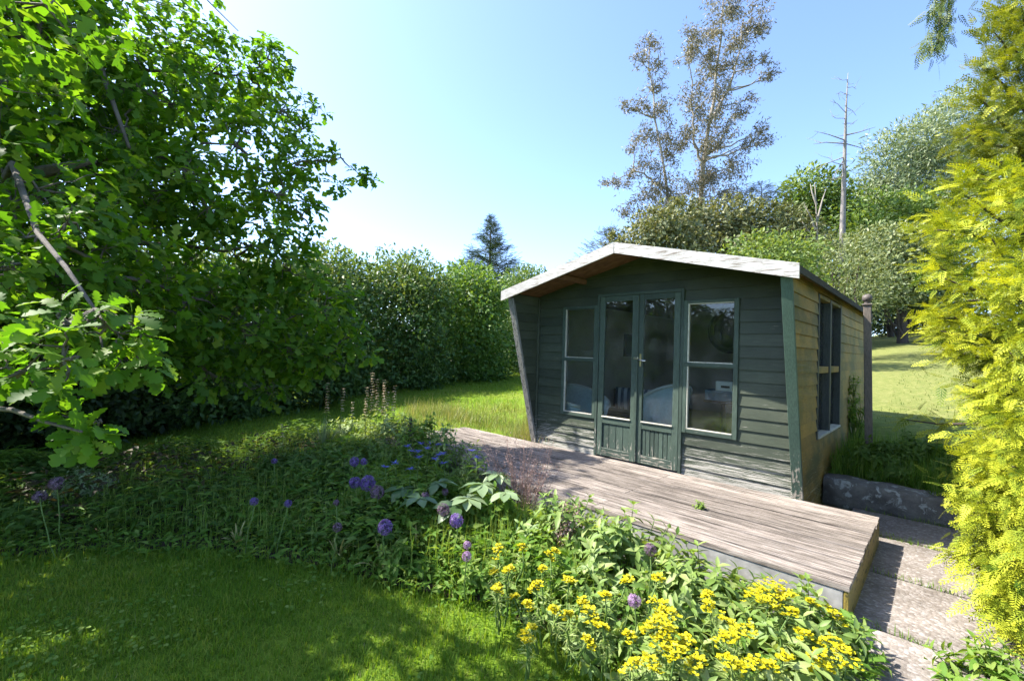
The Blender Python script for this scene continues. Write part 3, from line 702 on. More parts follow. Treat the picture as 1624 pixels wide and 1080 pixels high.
M_PURPLE = leaf_mat('purple_floret', G((0.085, 0.045, 0.16), (0.19, 0.115, 0.34), (0.36, 0.24, 0.50)), 0.3, 0.5, (1.1, 0.9, 1.2))
M_PINK = leaf_mat('pink_floret', G((0.24, 0.12, 0.26), (0.42, 0.26, 0.42), (0.60, 0.45, 0.58)), 0.3, 0.5, (1.1, 0.9, 1.1))
M_SEEDY = leaf_mat('faded_floret', G((0.08, 0.05, 0.07), (0.19, 0.12, 0.17), (0.36, 0.24, 0.33)), 0.3, 0.5, (1.1, 0.9, 1.1))
M_BLUE = leaf_mat('blue_floret', G((0.06, 0.06, 0.26), (0.12, 0.12, 0.46), (0.24, 0.24, 0.62)), 0.3, 0.5, (0.9, 0.9, 1.3))
M_DRY = leaf_mat('dry_floret', G((0.26, 0.20, 0.13), (0.48, 0.40, 0.28), (0.66, 0.58, 0.44)), 0.25, 0.7, (1.2, 1.05, 0.8))  # brightened: the sun on the spikes is put into the floret colour
M_DRYPINK = leaf_mat('dry_pink_floret', G((0.16, 0.10, 0.085), (0.30, 0.20, 0.17), (0.45, 0.33, 0.30)), 0.25, 0.7, (1.2, 1.0, 0.9))
M_STRAP = leaf_mat('strap_leaf', G((0.06, 0.12, 0.02), (0.15, 0.20, 0.05), (0.42, 0.36, 0.15)), 0.3, 0.5)
M_GRASS = leaf_mat('grass_blade', G((0.080, 0.170, 0.010), (0.150, 0.262, 0.020), (0.26, 0.31, 0.05)), 0.5, 0.7, (1.5, 1.4, 0.5))
M_TALLGRASS = leaf_mat('tall_grass_blade', G((0.10, 0.15, 0.03), (0.20, 0.24, 0.055), (0.42, 0.38, 0.17)), 0.35, 0.5, (1.3, 1.2, 0.6))
M_BLUEGRASS = leaf_mat('blue_green_blade', G((0.05, 0.10, 0.04), (0.12, 0.19, 0.085), (0.25, 0.31, 0.18)), 0.3, 0.5)
M_STEM = leaf_mat('green_stem', G((0.05, 0.10, 0.02), (0.10, 0.17, 0.035), (0.16, 0.22, 0.06)), 0.1, 0.6)
def bark(name, c, c2, sc=8):
    m, n, l, p = nt(name); v = coords(n, l, (1, 1, .25), 'Object'); a = noise(n, l, v, sc, 8, 0.7)
    r = ramp(n, [(0.3, c), (0.7, c2)]); l.new(a.outputs['Fac'], r.inputs[0]); l.new(r.outputs[0], p.inputs['Base Color']); p.inputs['Roughness'].default_value = 0.9
    bump(n, l, a.outputs['Fac'], 0.8, 0.03, p); return m
M_BARK = bark('oak_bark', (0.05, 0.04, 0.03), (0.16, 0.135, 0.11)); M_PALEBARK = bark('pale_bark', (0.16, 0.13, 0.10), (0.38, 0.34, 0.29), 4)
M_GREYBARK = bark('grey_dead_bark', (0.13, 0.115, 0.105), (0.30, 0.275, 0.255), 5); M_DARKBARK = bark('dark_bark', (0.03, 0.024, 0.018), (0.09, 0.07, 0.055))

CAMN = np.array(CAMP)
def leaf_objects(root, tpl, mat, pos, rot, scale, tint, most=300, name='leaf', restname='foliage', variants=6, near=None):
    """the leaves that show largest become parts of their own, the rest one joined part"""
    pos = np.asarray(pos); d = np.linalg.norm(pos - CAMN, axis=1); order = np.argsort(d / scale)
    pick = order[:most]; rest = order[most:]
    qs = np.quantile(tint, np.linspace(0.08, 0.92, variants)); mes = []
    for q in qs: mes.append(mesh_np(tpl[0], tpl[1], mat, tpl[2] + q, False, name))
    loc = np.array(root.location)
    for i in pick:
        o = bpy.data.objects.new(name, mes[int(np.argmin(np.abs(qs - tint[i])))]); COL.objects.link(o); o.parent = root
        m = Matrix(((rot[i][0] * scale[i]).tolist() + [pos[i][0] - loc[0]], (rot[i][1] * scale[i]).tolist() + [pos[i][1] - loc[1]], (rot[i][2] * scale[i]).tolist() + [pos[i][2] - loc[2]], [0, 0, 0, 1]))
        o.matrix_basis = m
    if len(rest):
        b = Bag(); b.add(tpl, pos[rest], rot[rest], scale[rest], tint[rest]); b.build(restname, mat, root, 'stuff')

# ------------------------------------------------------------------ the oak
oak_base = gpt(-5.9, 4.55, -0.05)
oak = thing('oak_tree', 'large leafy oak at left, low branches hanging towards the viewer', 'tree', oak_base)
LOBES = [  # centre, radius
    ((-5.122, 4.600, 4.294), 1.50), ((-4.816, 5.150, 5.246), 1.26), ((-4.090, 5.030, 4.310), 0.94), ((-3.861, 5.500, 4.824), 0.66), ((-3.494, 5.730, 4.978), 0.44), ((-3.260, 5.730, 5.192), 0.29), ((-3.069, 5.730, 4.539), 0.37),
    ((-2.775, 5.730, 4.303), 0.24), ((-2.639, 5.850, 4.660), 0.13), ((-2.664, 5.380, 3.710), 0.28), ((-2.507, 5.620, 3.856), 0.15), ((-2.231, 5.620, 3.904), 0.14), ((-2.001, 5.620, 3.711), 0.09), ((-1.864, 5.620, 3.644), 0.06), ((-2.255, 5.620, 3.519), 0.09),
    ((-3.175, 5.030, 3.763), 0.61), ((-2.753, 5.150, 3.245), 0.40), ((-2.453, 5.150, 3.035), 0.22), ((-2.333, 5.150, 2.747), 0.13), ((-3.340, 4.560, 3.087), 0.55), ((-2.877, 4.910, 2.601), 0.61), ((-2.451, 4.910, 2.337), 0.40),
    ((-2.105, 5.030, 1.944), 0.40), ((-1.811, 5.030, 1.636), 0.24), ((-1.663, 5.030, 1.464), 0.11), ((-2.102, 4.910, 1.383), 0.33), ((-2.359, 4.800, 1.444), 0.40), ((-2.836, 4.680, 1.692), 0.55), ((-3.120, 4.330, 1.909), 0.61),
    ((-3.061, 4.560, 1.232), 0.35), ((-3.423, 4.210, 1.414), 0.40), ((-3.174, 3.400, 2.001), 0.65), ((-3.593, 3.400, 1.796), 0.75), ((-4.048, 3.600, 2.565), 1.00), ((-4.283, 4.600, 3.202), 0.89), ((-3.616, 4.400, 2.833), 0.52), ((-2.602, 4.910, 1.024), 0.20),
    ((-4.543, 4.400, 3.934), 0.53), ((-3.882, 4.500, 4.012), 0.45), ((-2.997, 2.800, 2.464), 0.34), ((-3.843, 4.300, 3.529), 0.37), ((-3.219, 4.300, 3.181), 0.36), ((-2.959, 4.300, 2.822), 0.26), ((-4.192, 3.600, 3.330), 0.42),
    ((-5.086, 3.600, 2.942), 1.20), ((-6.190, 4.200, 5.406), 1.30), ((-5.726, 4.500, 5.579), 0.95), ((-4.748, 3.200, 1.379), 0.80), ((-4.438, 3.200, 3.661), 0.60), ((-7.032, 3.800, 3.782), 1.20), ((-4.693, 4.300, 4.614), 0.65),
    ((-6.006, 5.900, 3.905), 1.25), ((-4.737, 5.900, 3.526), 0.85), ((-5.616, 5.600, 2.201), 0.95), ((-4.054, 5.500, 2.313), 0.65), ((-3.420, 5.800, 3.284), 0.50),
    ((-3.5, 2.5, 3.2), 0.75), ((-2.75, 2.55, 3.45), 0.38), ((-3.3, 2.2, 2.3), 0.5), ((-4.6, 2.6, 3.6), 0.8),  # crown lobes mostly out of view, added to cast dappled shade on the lawn
]
NEARL = [((-1.545, 1.450, 1.522), 0.08), ((-1.496, 1.520, 1.589), 0.10), ((-1.386, 1.540, 1.593), 0.09), ((-1.283, 1.560, 1.582), 0.06), ((-1.412, 1.420, 1.476), 0.10), ((-1.538, 1.420, 1.433), 0.09), ((-1.373, 1.520, 1.486), 0.08), ((-1.294, 1.580, 1.466), 0.05), ((-1.528, 1.460, 1.390), 0.04),
         ((-1.330, 1.420, 1.241), 0.035), ((-1.301, 1.440, 1.289), 0.03), ((-1.392, 1.420, 1.295), 0.03), ((-2.236, 2.100, 2.012), 0.10), ((-2.235, 2.000, 1.860), 0.10), ((-2.207, 2.200, 2.101), 0.10),
         ((-1.828, 1.500, 1.483), 0.18), ((-2.416, 1.900, 1.835), 0.22)]
wood = Bag(); limbs = []
trunk = np.array([oak_base, (-5.88, 4.57, 0.8), (-5.75, 4.6, 1.7), (-5.6, 4.55, 2.7), (-5.3, 4.6, 3.8), (-5.0, 4.6, 5.0)])
wood.tube(trunk, [0.30, 0.24, 0.22, 0.19, 0.14, 0.07], 10)
def hub(p):
    h = max(0.9, min(4.7, p[2] * 0.72)); return np.array([np.interp(h, trunk[:, 2], trunk[:, 0]), np.interp(h, trunk[:, 2], trunk[:, 1]), h])
LP, LD, LN, LS = [], [], [], []
def add_lobe(c, r, dens, size, near=False):
    c = np.array(c); n = max(3, int(dens * r ** 2.15)); o = rdir(n); k = rng.uniform(0.15, 1.0, n) ** 0.45
    P = c + o * (k * r)[:, None] * np.array([1.0, 1.0, 0.85])
    out = unit(o * 0.9 + rng.normal(0, 0.35, (n, 3)) + np.array([0, 0, 0.18]))
    for p, d in zip(P, out):
        m = rng.integers(5, 8); a = rng.uniform(0, 6.28) + np.arange(m) * 2 * math.pi / m
        fr = frames(d[None], np.array([[0.2, 0.1, 1.0]]))[0]; y, z = fr[:, 1], fr[:, 2]
        ld = unit(d * rng.uniform(0.15, 0.8, (m, 1)) + np.cos(a)[:, None] * y + np.sin(a)[:, None] * z * 0.8 + np.array([0, 0, -0.12]))
        LP.append(p + ld * 0.012); LD.append(ld); LN.append(np.array([0, 0, 1.0]) + rng.normal(0, 0.45, (m, 3)) + d * 0.35); LS.append(size * rng.uniform(0.7, 1.25, m))
    hubs = c + rdir(5) * r * .35
    for p in P[:: (1 if near else 3)]:
        s_ = hubs[np.argmin(np.linalg.norm(hubs - p, axis=1))]; wood.tube(curve_pts(s_, p, 4, rng.uniform(-.08, .08), 0.07), [0.0045 + r * 0.003, 0.0035, 0.003, 0.002], 3)
    if r > .1:
        for h_ in hubs: wood.tube(curve_pts(c, h_, 3, 0, .05), [0.006 + r * .006, 0.006 + r * .004, 0.004 + r * .003], 4)
for c, r in LOBES:
    add_lobe(c, r, 300 if (r < .56 and c[2] < 2.4) else (165 if r < .7 and c[2] < 3.2 else (140 if r > .7 else (280 if r < .3 else 160))), 0.138)
    # small lobes grow from the nearest larger lobe nearer the trunk, large ones from the trunk
    cc = np.array(c); hd = np.linalg.norm(cc[:2] - trunk[2][:2]); par = [(np.linalg.norm(np.array(c2) - cc), np.array(c2)) for c2, r2 in LOBES if r2 > r * 1.15 and np.linalg.norm(np.array(c2)[:2] - trunk[2][:2]) < hd - .05]
    if r < .6 and par:
        src = min(par, key=lambda t: t[0])[1]; wood.tube(curve_pts(src, cc, 7, rng.uniform(-.06, .10), 0.045), np.linspace(0.010 + 0.022 * r, 0.004, 7), 5)
    else: wood.tube(curve_pts(hub(c), c, 8, 0.08, 0.035), np.linspace(0.03 + 0.03 * r, 0.008, 8), 5)
near0 = len(LP)
for c, r in NEARL: add_lobe(c, r * 1.15, 640, 0.082, True)
nb = np.array((-1.507, 1.620, 1.651))
wood.tube(np.array([hub((-4, 4, 3.0)), (-3.390, 3.000, 2.694), (-2.237, 2.100, 2.027), (-1.746, 1.750, 1.815), nb]), [0.035, 0.022, 0.012, 0.009, 0.006], 6)
for c, r in NEARL[:8]: wood.tube(curve_pts(nb, c, 4, 0.03, 0.03), [0.006, 0.005, 0.004, 0.003], 4)
wood.tube(np.array([(-2.073, 1.600, 1.296), (-1.594, 1.450, 1.308), (-1.420, 1.380, 1.288), (-1.284, 1.360, 1.264)]), [0.010, 0.008, 0.006, 0.004], 5)
wood.tube(np.array([(-4.223, 4.400, 4.387), (-3.483, 4.000, 3.251)]), [0.03, 0.015], 5); wood.tube(np.array([(-4.732, 4.000, 2.841), (-3.861, 3.600, 2.853), (-3.409, 3.600, 2.970)]), [0.06, 0.05, 0.02], 6)
wood.tube(np.array([(-3.474, 4.600, 5.344), (-3.265, 4.600, 5.070), (-3.000, 4.700, 4.832)]), [0.008, 0.006, 0.004], 4)
wood.build('trunk', M_BARK, oak)
LP_, LD_, LN_, LS_ = [np.concatenate([np.broadcast_to(p, (len(d), 3)) for p, d in zip(LP, LD)]) if False else None] * 4
P_ = np.concatenate(LP); D_ = np.concatenate(LD); N_ = np.concatenate(LN); S_ = np.concatenate(LS)
TT = np.clip(rng.normal(0.48, 0.24, len(P_)), 0.02, 1.0); ROT = frames(D_, N_)
dist = np.linalg.norm(P_ - CAMN, axis=1)
keep = dist > 0.8; P_, ROT, S_, TT, dist = P_[keep], ROT[keep], S_[keep], TT[keep], dist[keep]
nearm = dist < 2.3
order = np.argsort(dist)
# leaves that hang within the picture come first as parts
inview = (P_[:, 1] > 0.6) & (np.abs(P_[:, 0] / np.maximum(P_[:, 1], .1)) < 1.16)
sel = [i for i in order if inview[i]][:300]
mask = np.zeros(len(P_), bool); mask[sel] = True
leaf_objects(oak, OAK_N, M_OAK, P_[mask], ROT[mask], S_[mask], TT[mask], 300, 'leaf')
b = Bag(); a_ = nearm & ~mask; b.add(OAK_N, P_[a_], ROT[a_], S_[a_], TT[a_]); a_ = ~nearm & ~mask; b.add(OAK_M, P_[a_], ROT[a_], S_[a_], TT[a_]); b.build('crown', M_OAK, oak, 'stuff')
print('oak leaves', len(P_))

# ------------------------------------------------------------------ generic bushes and trees
def leafy_lobes(bag, lobes, per_m2, size, tpl, tint=(0.45, 0.22), shell=0.35, up=0.35, light_top=0.0):
    for c, r in lobes:
        c = np.array(c, float); r = np.array(r, float) * np.ones(3); area = 4 * math.pi * ((r[0] * r[1]) ** 1.6 / 3 + 2 * (r[0] * r[2]) ** 1.6 / 3) ** (1 / 1.6)
        n = int(per_m2 * area); o = rdir(n); k = 1 - shell * rng.uniform(0, 1, n) ** 1.6
        lump = 1 + 0.17 * np.sin(o[:, 0] * 7 + c[0] * 3) * np.cos(o[:, 2] * 6 + c[1] * 3) + 0.10 * np.sin(o[:, 1] * 13 + c[2] * 3)
        P = c + o * r * (k * lump)[:, None]
        d = unit(o * 0.7 + rng.normal(0, 0.6, (n, 3)) + np.array([0, 0, -0.05])); nn = o * (1 - up) + np.array([0, 0, up]) + rng.normal(0, 0.45, (n, 3))
        t = np.clip(rng.normal(tint[0], tint[1], n) + light_top * o[:, 2], 0, 1.1)  # upper leaves tinted paler: light from above is put into the colour
        bag.add(tpl, P, frames(d, nn), size * rng.uniform(0.6, 1.35, n), t)

def bush(name, label, cat, base, lobes, mat, per_m2, size, tpl=DIAM, tint=(0.45, 0.22), shell=0.35, stems=5, whips=0, light_top=0.0, group=None, barkm=None, part='foliage'):
    root = thing(name, label, cat, base, 0, group)
    bag = Bag(); leafy_lobes(bag, lobes, per_m2, size, tpl, tint, shell, 0.35, light_top)
    wd = Bag(); bs = np.array(base)
    for i in range(stems):
        c, r = lobes[i % len(lobes)]; c = np.array(c, float); q = c + rng.normal(0, 0.2, 3) * np.array(r) * np.ones(3)
        h = np.linalg.norm(c - bs); wd.tube(curve_pts(bs + rng.normal(0, 0.08, 3) * np.array([1, 1, 0]), q, 6, 0.02, 0.03), np.linspace(0.012 + 0.014 * h, 0.006, 6), 5)
    for i in range(whips):
        c, r = lobes[rng.integers(len(lobes))]; c = np.array(c, float); r = np.array(r) * np.ones(3); o = rdir(1, 0.55, 1.0)[0]
        p = c + o * r * 0.9; L = rng.uniform(0.25, 0.7) * max(0.4, r[2] * 0.5); q = p + np.array([rng.normal(0, .15), rng.normal(0, .15), 1]) * L
        pts = curve_pts(p, q, 5, 0, 0.03); wd.tube(pts, np.linspace(0.008, 0.003, 5), 3)
        m = 22; k = rng.uniform(0, 1, m); lp = p + (q - p) * k[:, None]; d = unit(rng.normal(0, 1, (m, 3)) * np.array([1, 1, 0.4])); bag.add(tpl, lp, frames(d, rng.normal(0, .4, (m, 3)) + np.array([0, 0, 1])), size * rng.uniform(.5, 1.0, m), np.clip(rng.normal(tint[0] + .2, tint[1], m), 0, 1.1))
    wd.build('stems', barkm or M_DARKBARK, root, 'stuff'); bag.build(part, mat, root, 'stuff')
    return root

# ------------------------------------------------------------------ hedge along the left boundary
hb = [((-9.2, -2.2), 1.3, 3.2), ((-8.6, 0.4), 1.4, 3.3), ((-7.9, 2.8), 1.35, 3.3), ((-7.3, 5.0), 1.3, 3.3), ((-6.75, 7.0), 1.3, 3.35), ((-5.9, 9.1), 1.35, 3.5), ((-4.75, 11.3), 1.4, 3.75), ((-3.3, 13.6), 1.5, 4.1), ((-1.6, 16.0), 1.5, 4.2), ((0.6, 19.3), 1.7, 4.6), ((3.2, 22.0), 1.9, 4.6)]
hl = ['shaded hedge bush mirrored in the door glass, out beyond the left of the picture', 'dark hedge bush just out of the left side of the picture', 'dark hedge bush at the far left behind the oak leaves', 'deep shaded hedge bush behind the hanging oak branch', 'dark hedge bush behind the oak, at the foot shaded lawn', 'hedge bush with pale sunlit top right of the oak crown', 'tallest mixed hedge bush with pale twigs above, behind the dry flower spikes', 'hedge bush in front of the dark cypress', 'bright green hazel bush beside the left corner of the summer house', 'distant hedge bush whose top shows above the white fascia', 'farthest hedge bush hidden mostly behind the summer house roof']
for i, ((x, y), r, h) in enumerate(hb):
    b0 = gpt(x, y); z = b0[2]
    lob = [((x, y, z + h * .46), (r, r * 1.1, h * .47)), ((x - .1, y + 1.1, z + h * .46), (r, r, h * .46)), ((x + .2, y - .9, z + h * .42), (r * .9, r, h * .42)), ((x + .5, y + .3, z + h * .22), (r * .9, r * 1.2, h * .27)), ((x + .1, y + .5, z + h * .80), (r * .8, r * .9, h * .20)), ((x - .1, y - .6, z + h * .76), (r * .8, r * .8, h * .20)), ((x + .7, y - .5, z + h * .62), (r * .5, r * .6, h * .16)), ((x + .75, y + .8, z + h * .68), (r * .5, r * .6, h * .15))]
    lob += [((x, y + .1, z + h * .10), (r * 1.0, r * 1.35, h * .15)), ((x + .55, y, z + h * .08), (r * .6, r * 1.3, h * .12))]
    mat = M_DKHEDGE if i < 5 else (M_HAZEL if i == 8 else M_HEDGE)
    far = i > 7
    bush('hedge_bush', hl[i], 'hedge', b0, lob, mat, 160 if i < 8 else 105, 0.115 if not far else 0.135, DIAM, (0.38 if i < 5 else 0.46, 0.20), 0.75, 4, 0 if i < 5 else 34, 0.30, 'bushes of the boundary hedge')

# ------------------------------------------------------------------ conifers
def conifer(name, label, base, h, r, mat, nbr, per, size, tpl=SPRAY_L, z0=0.04, power=0.85, droop=-0.15, tint=(0.45, 0.2), core=True, bark_r=0.05, cat='tree', inner=0.35, group=None, jag=0.25):
    root = thing(name, label, cat, base, 0, group); base = np.array(base)
    wd = Bag(); bag = Bag(); top = base + np.array([0, 0, h])
    wd.tube(np.array([base - [0, 0, .2], base + [0, 0, h * .5], top]), [bark_r * h * .35 + .03, bark_r * h * .2 + .02, 0.01], 7)
    for i in range(nbr):
        t = z0 + (1 - z0) * ((i + rng.uniform()) / nbr) ** 1.15; a = rng.uniform(0, 2 * math.pi)
        L = r * (1 - t) ** power * rng.uniform(1 - jag, 1 + jag) + 0.04 * h * (1 - t) + size * .3 * (1 - t)
        d = np.array([math.cos(a), math.sin(a), 0.0]); p0 = base + np.array([0, 0, h * t])
        up = rng.uniform(0.0, 0.35) + 0.5 * t; p1 = p0 + d * L + np.array([0, 0, L * (up + droop)])
        wd.tube(curve_pts(p0, p1, 4, -0.04, 0.02), [0.012 + .006 * L, 0.01, 0.007, 0.003], 3)
        m = max(3, int(per * (0.35 + L / max(r, .1)))); k = inner + (1 - inner) * rng.uniform(0, 1, m) ** 0.7
        P = p0 + (p1 - p0) * k[:, None] + rng.normal(0, 0.07 * L + size * .12, (m, 3)) * np.array([1, 1, .6])
        ang = rng.normal(0, 0.75, m); dd = np.stack([np.cos(a + ang), np.sin(a + ang), rng.normal(droop + up * .6, 0.25, m)], -1)
        bag.add(tpl, P, frames(dd, np.array([0, 0, 1.0]) + rng.normal(0, .35, (m, 3))), size * (.35 + .65 * (1 - t) ** .6) * rng.uniform(.65, 1.25, m), np.clip(rng.normal(tint[0], tint[1], m) + 0.25 * (k - .7), -.1, 1.05))
    wd.build('trunk', M_DARKBARK, root); bag.build('crown', mat, root, 'stuff')
    return root

def on(p, dz=0.0): return gpt(p[0], p[1], dz)
conifer('cypress_tree', 'dark pointed cypress standing above the hedge left of the summer house', on((-1.484, 27.000, 5.878)), 8.8, 3.1, M_CYP, 260, 46, 0.66, SPRAY_L, .05, 1.0, -.05, (0.45, .22), True, .05, 'tree', .05, None, .12)
conifer('cypress_tree', 'small dark cypress tip just left of the pointed cypress', on((-3.663, 28.000, 5.971)), 6.0, 2.0, M_CYP, 110, 34, 0.62, SPRAY_L, .05, .9, -.05, (0.42, .22), True, .05, 'tree', .05, None, .15)
conifer('cypress_tree', 'dark olive cypress behind the left slope of the shed roof', on((4.420, 21.000, 5.092)), 6.6, 2.9, M_CYPY, 140, 34, 0.62, SPRAY_L, .05, .75, .0, (0.35, .25))
conifer('cypress_tree', 'yellowish green cypress right of the tall grey-leaved tree', on((13.693, 25.000, 6.033)), 9.9, 3.2, M_CYPY, 170, 38, 0.68, SPRAY_L, .05, .6, -.1, (0.55, .25))
conifer('cypress_tree', 'dull green cypress between the yellowish cypress and the pale bare stems', on((17.028, 28.000, 6.625)), 9.6, 2.6, M_CYPY, 130, 34, 0.68, SPRAY_L, .05, .6, -.1, (0.4, .25))

# ------------------------------------------------------------------ trees shaped limb by limb
def limb_tree(name, label, base, trunks, clusters, mat, barkm, per, leaf, tpl, tint=(0.45, .22), tr=0.22, twig=5, hang=0.0, cat='tree'):
    root = thing(name, label, cat, base); wd = Bag(); bag = Bag(); allp = []
    for T in trunks:
        T = np.array([base] + [np.array(q) for q in T] if T is trunks[0] else [np.array(q) for q in T], float)
        n = 14; d = np.r_[0, np.cumsum(np.linalg.norm(np.diff(T, axis=0), axis=1))]; s = np.linspace(0, d[-1], n)
        Q = np.stack([np.interp(s, d, T[:, k]) for k in range(3)], -1); Q[1:-1] += rng.normal(0, .06, (n - 2, 3)); wd.tube(Q, np.linspace(tr if not allp else tr * .42, 0.025, n), 7); allp.append(Q)
    A = np.concatenate(allp)
    for c, r in clusters:
        c = np.array(c, float); dd = np.linalg.norm(A - c, axis=1) + 2.2 * np.maximum(0, A[:, 2] - c[2] + .35 * np.linalg.norm((A - c)[:, :2], axis=1)); j = A[np.argmin(dd)]
        br = curve_pts(j, c, 6, -0.05, .03); wd.tube(br, np.linspace(.022 + .012 * np.linalg.norm(c - j), .012, 6), 4)
        m = int(twig * (1 + r)); tips = c + rdir(m) * (r * rng.uniform(.45, 1.0, m) ** .6)[:, None]; n = max(4, int(per * r ** 1.9 / m))
        for tp in tips:
            wd.tube(curve_pts(br[4], tp, 4, 0, .05), np.linspace(.014, .005, 4), 3)
            k = rng.uniform(.35, 1.05, n); P = br[4] + (tp - br[4]) * k[:, None] + rng.normal(0, .11 * r + .04, (n, 3))
            d = unit(rng.normal(0, 1, (n, 3)) + np.array([0, 0, -hang])); bag.add(tpl, P, frames(d, rng.normal(0, 1, (n, 3))), leaf * rng.uniform(.6, 1.3, n), np.clip(rng.normal(tint[0], tint[1], n), 0, 1.05))
    wd.build('trunk', barkm, root); bag.build('crown', mat, root, 'stuff'); return root

D = 26
limb_tree('eucalyptus_tree', 'tall airy tree with grey-brown leaves rising above the roof to the top edge', on((10.834, 26.000, 6.472)),
    [[(10.728, 26.000, 7.938), (10.800, 26.000, 11.261), (11.028, 26.000, 14.234), (11.404, 26.000, 17.227), (11.745, 26.000, 20.234), (11.862, 26.000, 23.436)], [(10.783, 26.000, 12.001), (9.861, 25.500, 14.690), (9.767, 25.200, 16.704)], [(11.085, 26.000, 14.980), (12.821, 26.600, 18.391), (13.416, 26.800, 22.012)]],
    [((11.886, 26.000, 22.306), 1.3), ((13.776, 26.400, 21.916), 1.2), ((11.011, 25.600, 20.298), 1.1), ((13.254, 26.800, 20.652), 1.1), ((14.167, 26.400, 21.165), .7), ((9.669, 25.400, 19.745), .9), ((9.360, 25.000, 18.552), .9), ((10.588, 25.800, 18.568), 1.1), ((12.108, 26.300, 18.561), 1.2), ((13.764, 27.000, 19.445), .7),
     ((14.614, 26.000, 19.125), .55), ((15.000, 26.000, 18.277), .5), ((14.375, 26.000, 18.144), .4), ((11.731, 26.200, 16.603), 1.3), ((9.846, 25.200, 16.345), 1.1), ((10.399, 25.600, 15.124), 1.1), ((13.188, 26.500, 16.438), .8), ((13.927, 26.500, 17.031), .45), ((12.285, 26.500, 14.701), 1.2), ((10.798, 25.600, 13.489), 1.2), ((9.468, 25.000, 13.889), .9),
     ((14.434, 26.000, 15.087), .6), ((14.706, 26.000, 14.351), .45), ((13.927, 26.400, 14.328), .8), ((13.204, 26.400, 13.174), 1.0), ((11.553, 25.600, 12.052), 1.3), ((10.216, 25.400, 11.568), 1.3), ((12.679, 26.000, 10.951), 1.3), ((10.969, 25.400, 9.967), 1.3), ((9.647, 25.200, 9.504), 1.1), ((11.537, 25.400, 8.544), 1.3)],
    M_EUC, M_PALEBARK, 640, 0.21, DIAMN, (0.5, .25), 0.22, 6, .5)
limb_tree('eucalyptus_tree', 'thinner tree with grey-brown leaves left of the tallest one', on((8.694, 24.500, 6.140)),
    [[(8.515, 24.500, 7.866), (8.172, 24.500, 10.637), (7.758, 24.500, 13.419), (7.281, 24.500, 15.861), (7.072, 24.500, 18.674)], [(8.172, 24.500, 10.637), (6.475, 24.200, 11.509), (5.249, 24.000, 10.876)]],
    [((7.146, 24.500, 18.500), .8), ((6.572, 24.500, 17.776), .6), ((7.624, 24.500, 17.456), .6), ((7.298, 24.500, 16.565), .8), ((6.821, 24.300, 15.208), .6), ((7.720, 24.600, 14.874), .9), ((5.994, 24.000, 14.844), .5), ((5.579, 24.000, 15.106), .35), ((8.168, 24.800, 13.574), 1.0), ((6.968, 24.300, 13.473), .8), ((8.782, 25.000, 12.974), 1.0), ((7.145, 24.200, 12.048), .9),
     ((6.212, 24.000, 12.961), .6), ((6.091, 24.000, 11.074), .7), ((5.355, 24.000, 10.709), .5), ((4.679, 24.000, 10.619), .35), ((7.891, 24.300, 10.902), 1.1), ((8.873, 24.600, 10.345), 1.1), ((6.823, 24.100, 10.107), .9), ((7.734, 24.200, 8.968), 1.2), ((9.189, 24.400, 8.381), 1.3), ((6.486, 24.000, 8.869), .9), ((5.628, 24.000, 9.353), .6)],
    M_EUC, M_PALEBARK, 640, 0.20, DIAMN, (0.48, .25), 0.14, 6, .5)

# dead conifer
dbase = on((16.768, 23.000, 5.806)); dead = thing('dead_tree', 'bare grey dead conifer pole with short snapped branches', 'tree', dbase); wd = Bag()
DT = np.array([dbase, (16.797, 23.000, 8.084), (16.826, 23.000, 10.371), (16.855, 23.000, 12.668), (16.889, 23.000, 14.645), (16.959, 23.000, 16.431)]); wd.tube(DT, [.16, .135, .105, .075, .042, .010], 8)
wd.build('trunk', M_GREYBARK, dead)
def dbr(P, r0):
    w = Bag(); w.tube(np.array(P), np.linspace(r0, .008, len(P)), 4)
    for i in range(2):
        q = np.array(P[-2]) + (np.array(P[-1]) - np.array(P[-2])) * rng.uniform(.1, .8); w.tube(curve_pts(q, q + rng.normal(0, .35, 3), 3, 0, .05), [.012, .008, .004], 3)
    w.build('branch', M_GREYBARK, dead)
for P, r0 in (([(16.785, 23.000, 12.929), (15.893, 22.800, 13.067), (14.983, 22.600, 13.135)], .04), ([(16.788, 23.000, 12.732), (15.669, 22.700, 12.622), (14.896, 22.500, 12.408)], .04), ([(16.847, 23.000, 13.161), (17.713, 23.200, 13.451), (18.643, 23.300, 13.796)], .04), ([(16.854, 23.000, 12.734), (17.507, 23.000, 12.590), (18.161, 23.000, 12.381)], .035),
              ([(16.767, 23.000, 12.008), (15.756, 22.800, 11.564), (14.986, 22.600, 11.070)], .03), ([(16.773, 23.000, 11.615), (16.284, 23.000, 11.730), (16.018, 23.000, 12.050)], .03), ([(16.770, 23.000, 11.844), (16.390, 23.000, 11.176), (16.172, 23.000, 10.612)], .025), ([(16.894, 23.000, 14.315), (16.430, 23.000, 14.795), (16.036, 23.000, 14.947)], .025),
              ([(16.898, 23.000, 14.051), (16.377, 23.000, 14.035), (16.114, 23.000, 14.158)], .02), ([(16.879, 23.000, 15.304), (16.583, 23.000, 15.427), (16.357, 23.000, 15.288)], .015), ([(16.906, 23.000, 15.636), (17.199, 23.000, 15.711), (17.396, 23.000, 15.585)], .015), ([(16.932, 23.000, 16.099), (16.704, 23.000, 16.026), (16.507, 23.000, 16.086)], .012), ([(16.856, 23.000, 14.644), (17.218, 23.000, 14.457), (17.417, 23.000, 14.200)], .02), ([(16.870, 23.000, 13.787), (17.228, 23.000, 13.798), (17.486, 23.000, 14.004)], .02), ([(16.815, 23.000, 11.026), (16.298, 23.000, 10.845), (15.842, 23.000, 10.929)], .03)):
    dbr(P, r0)
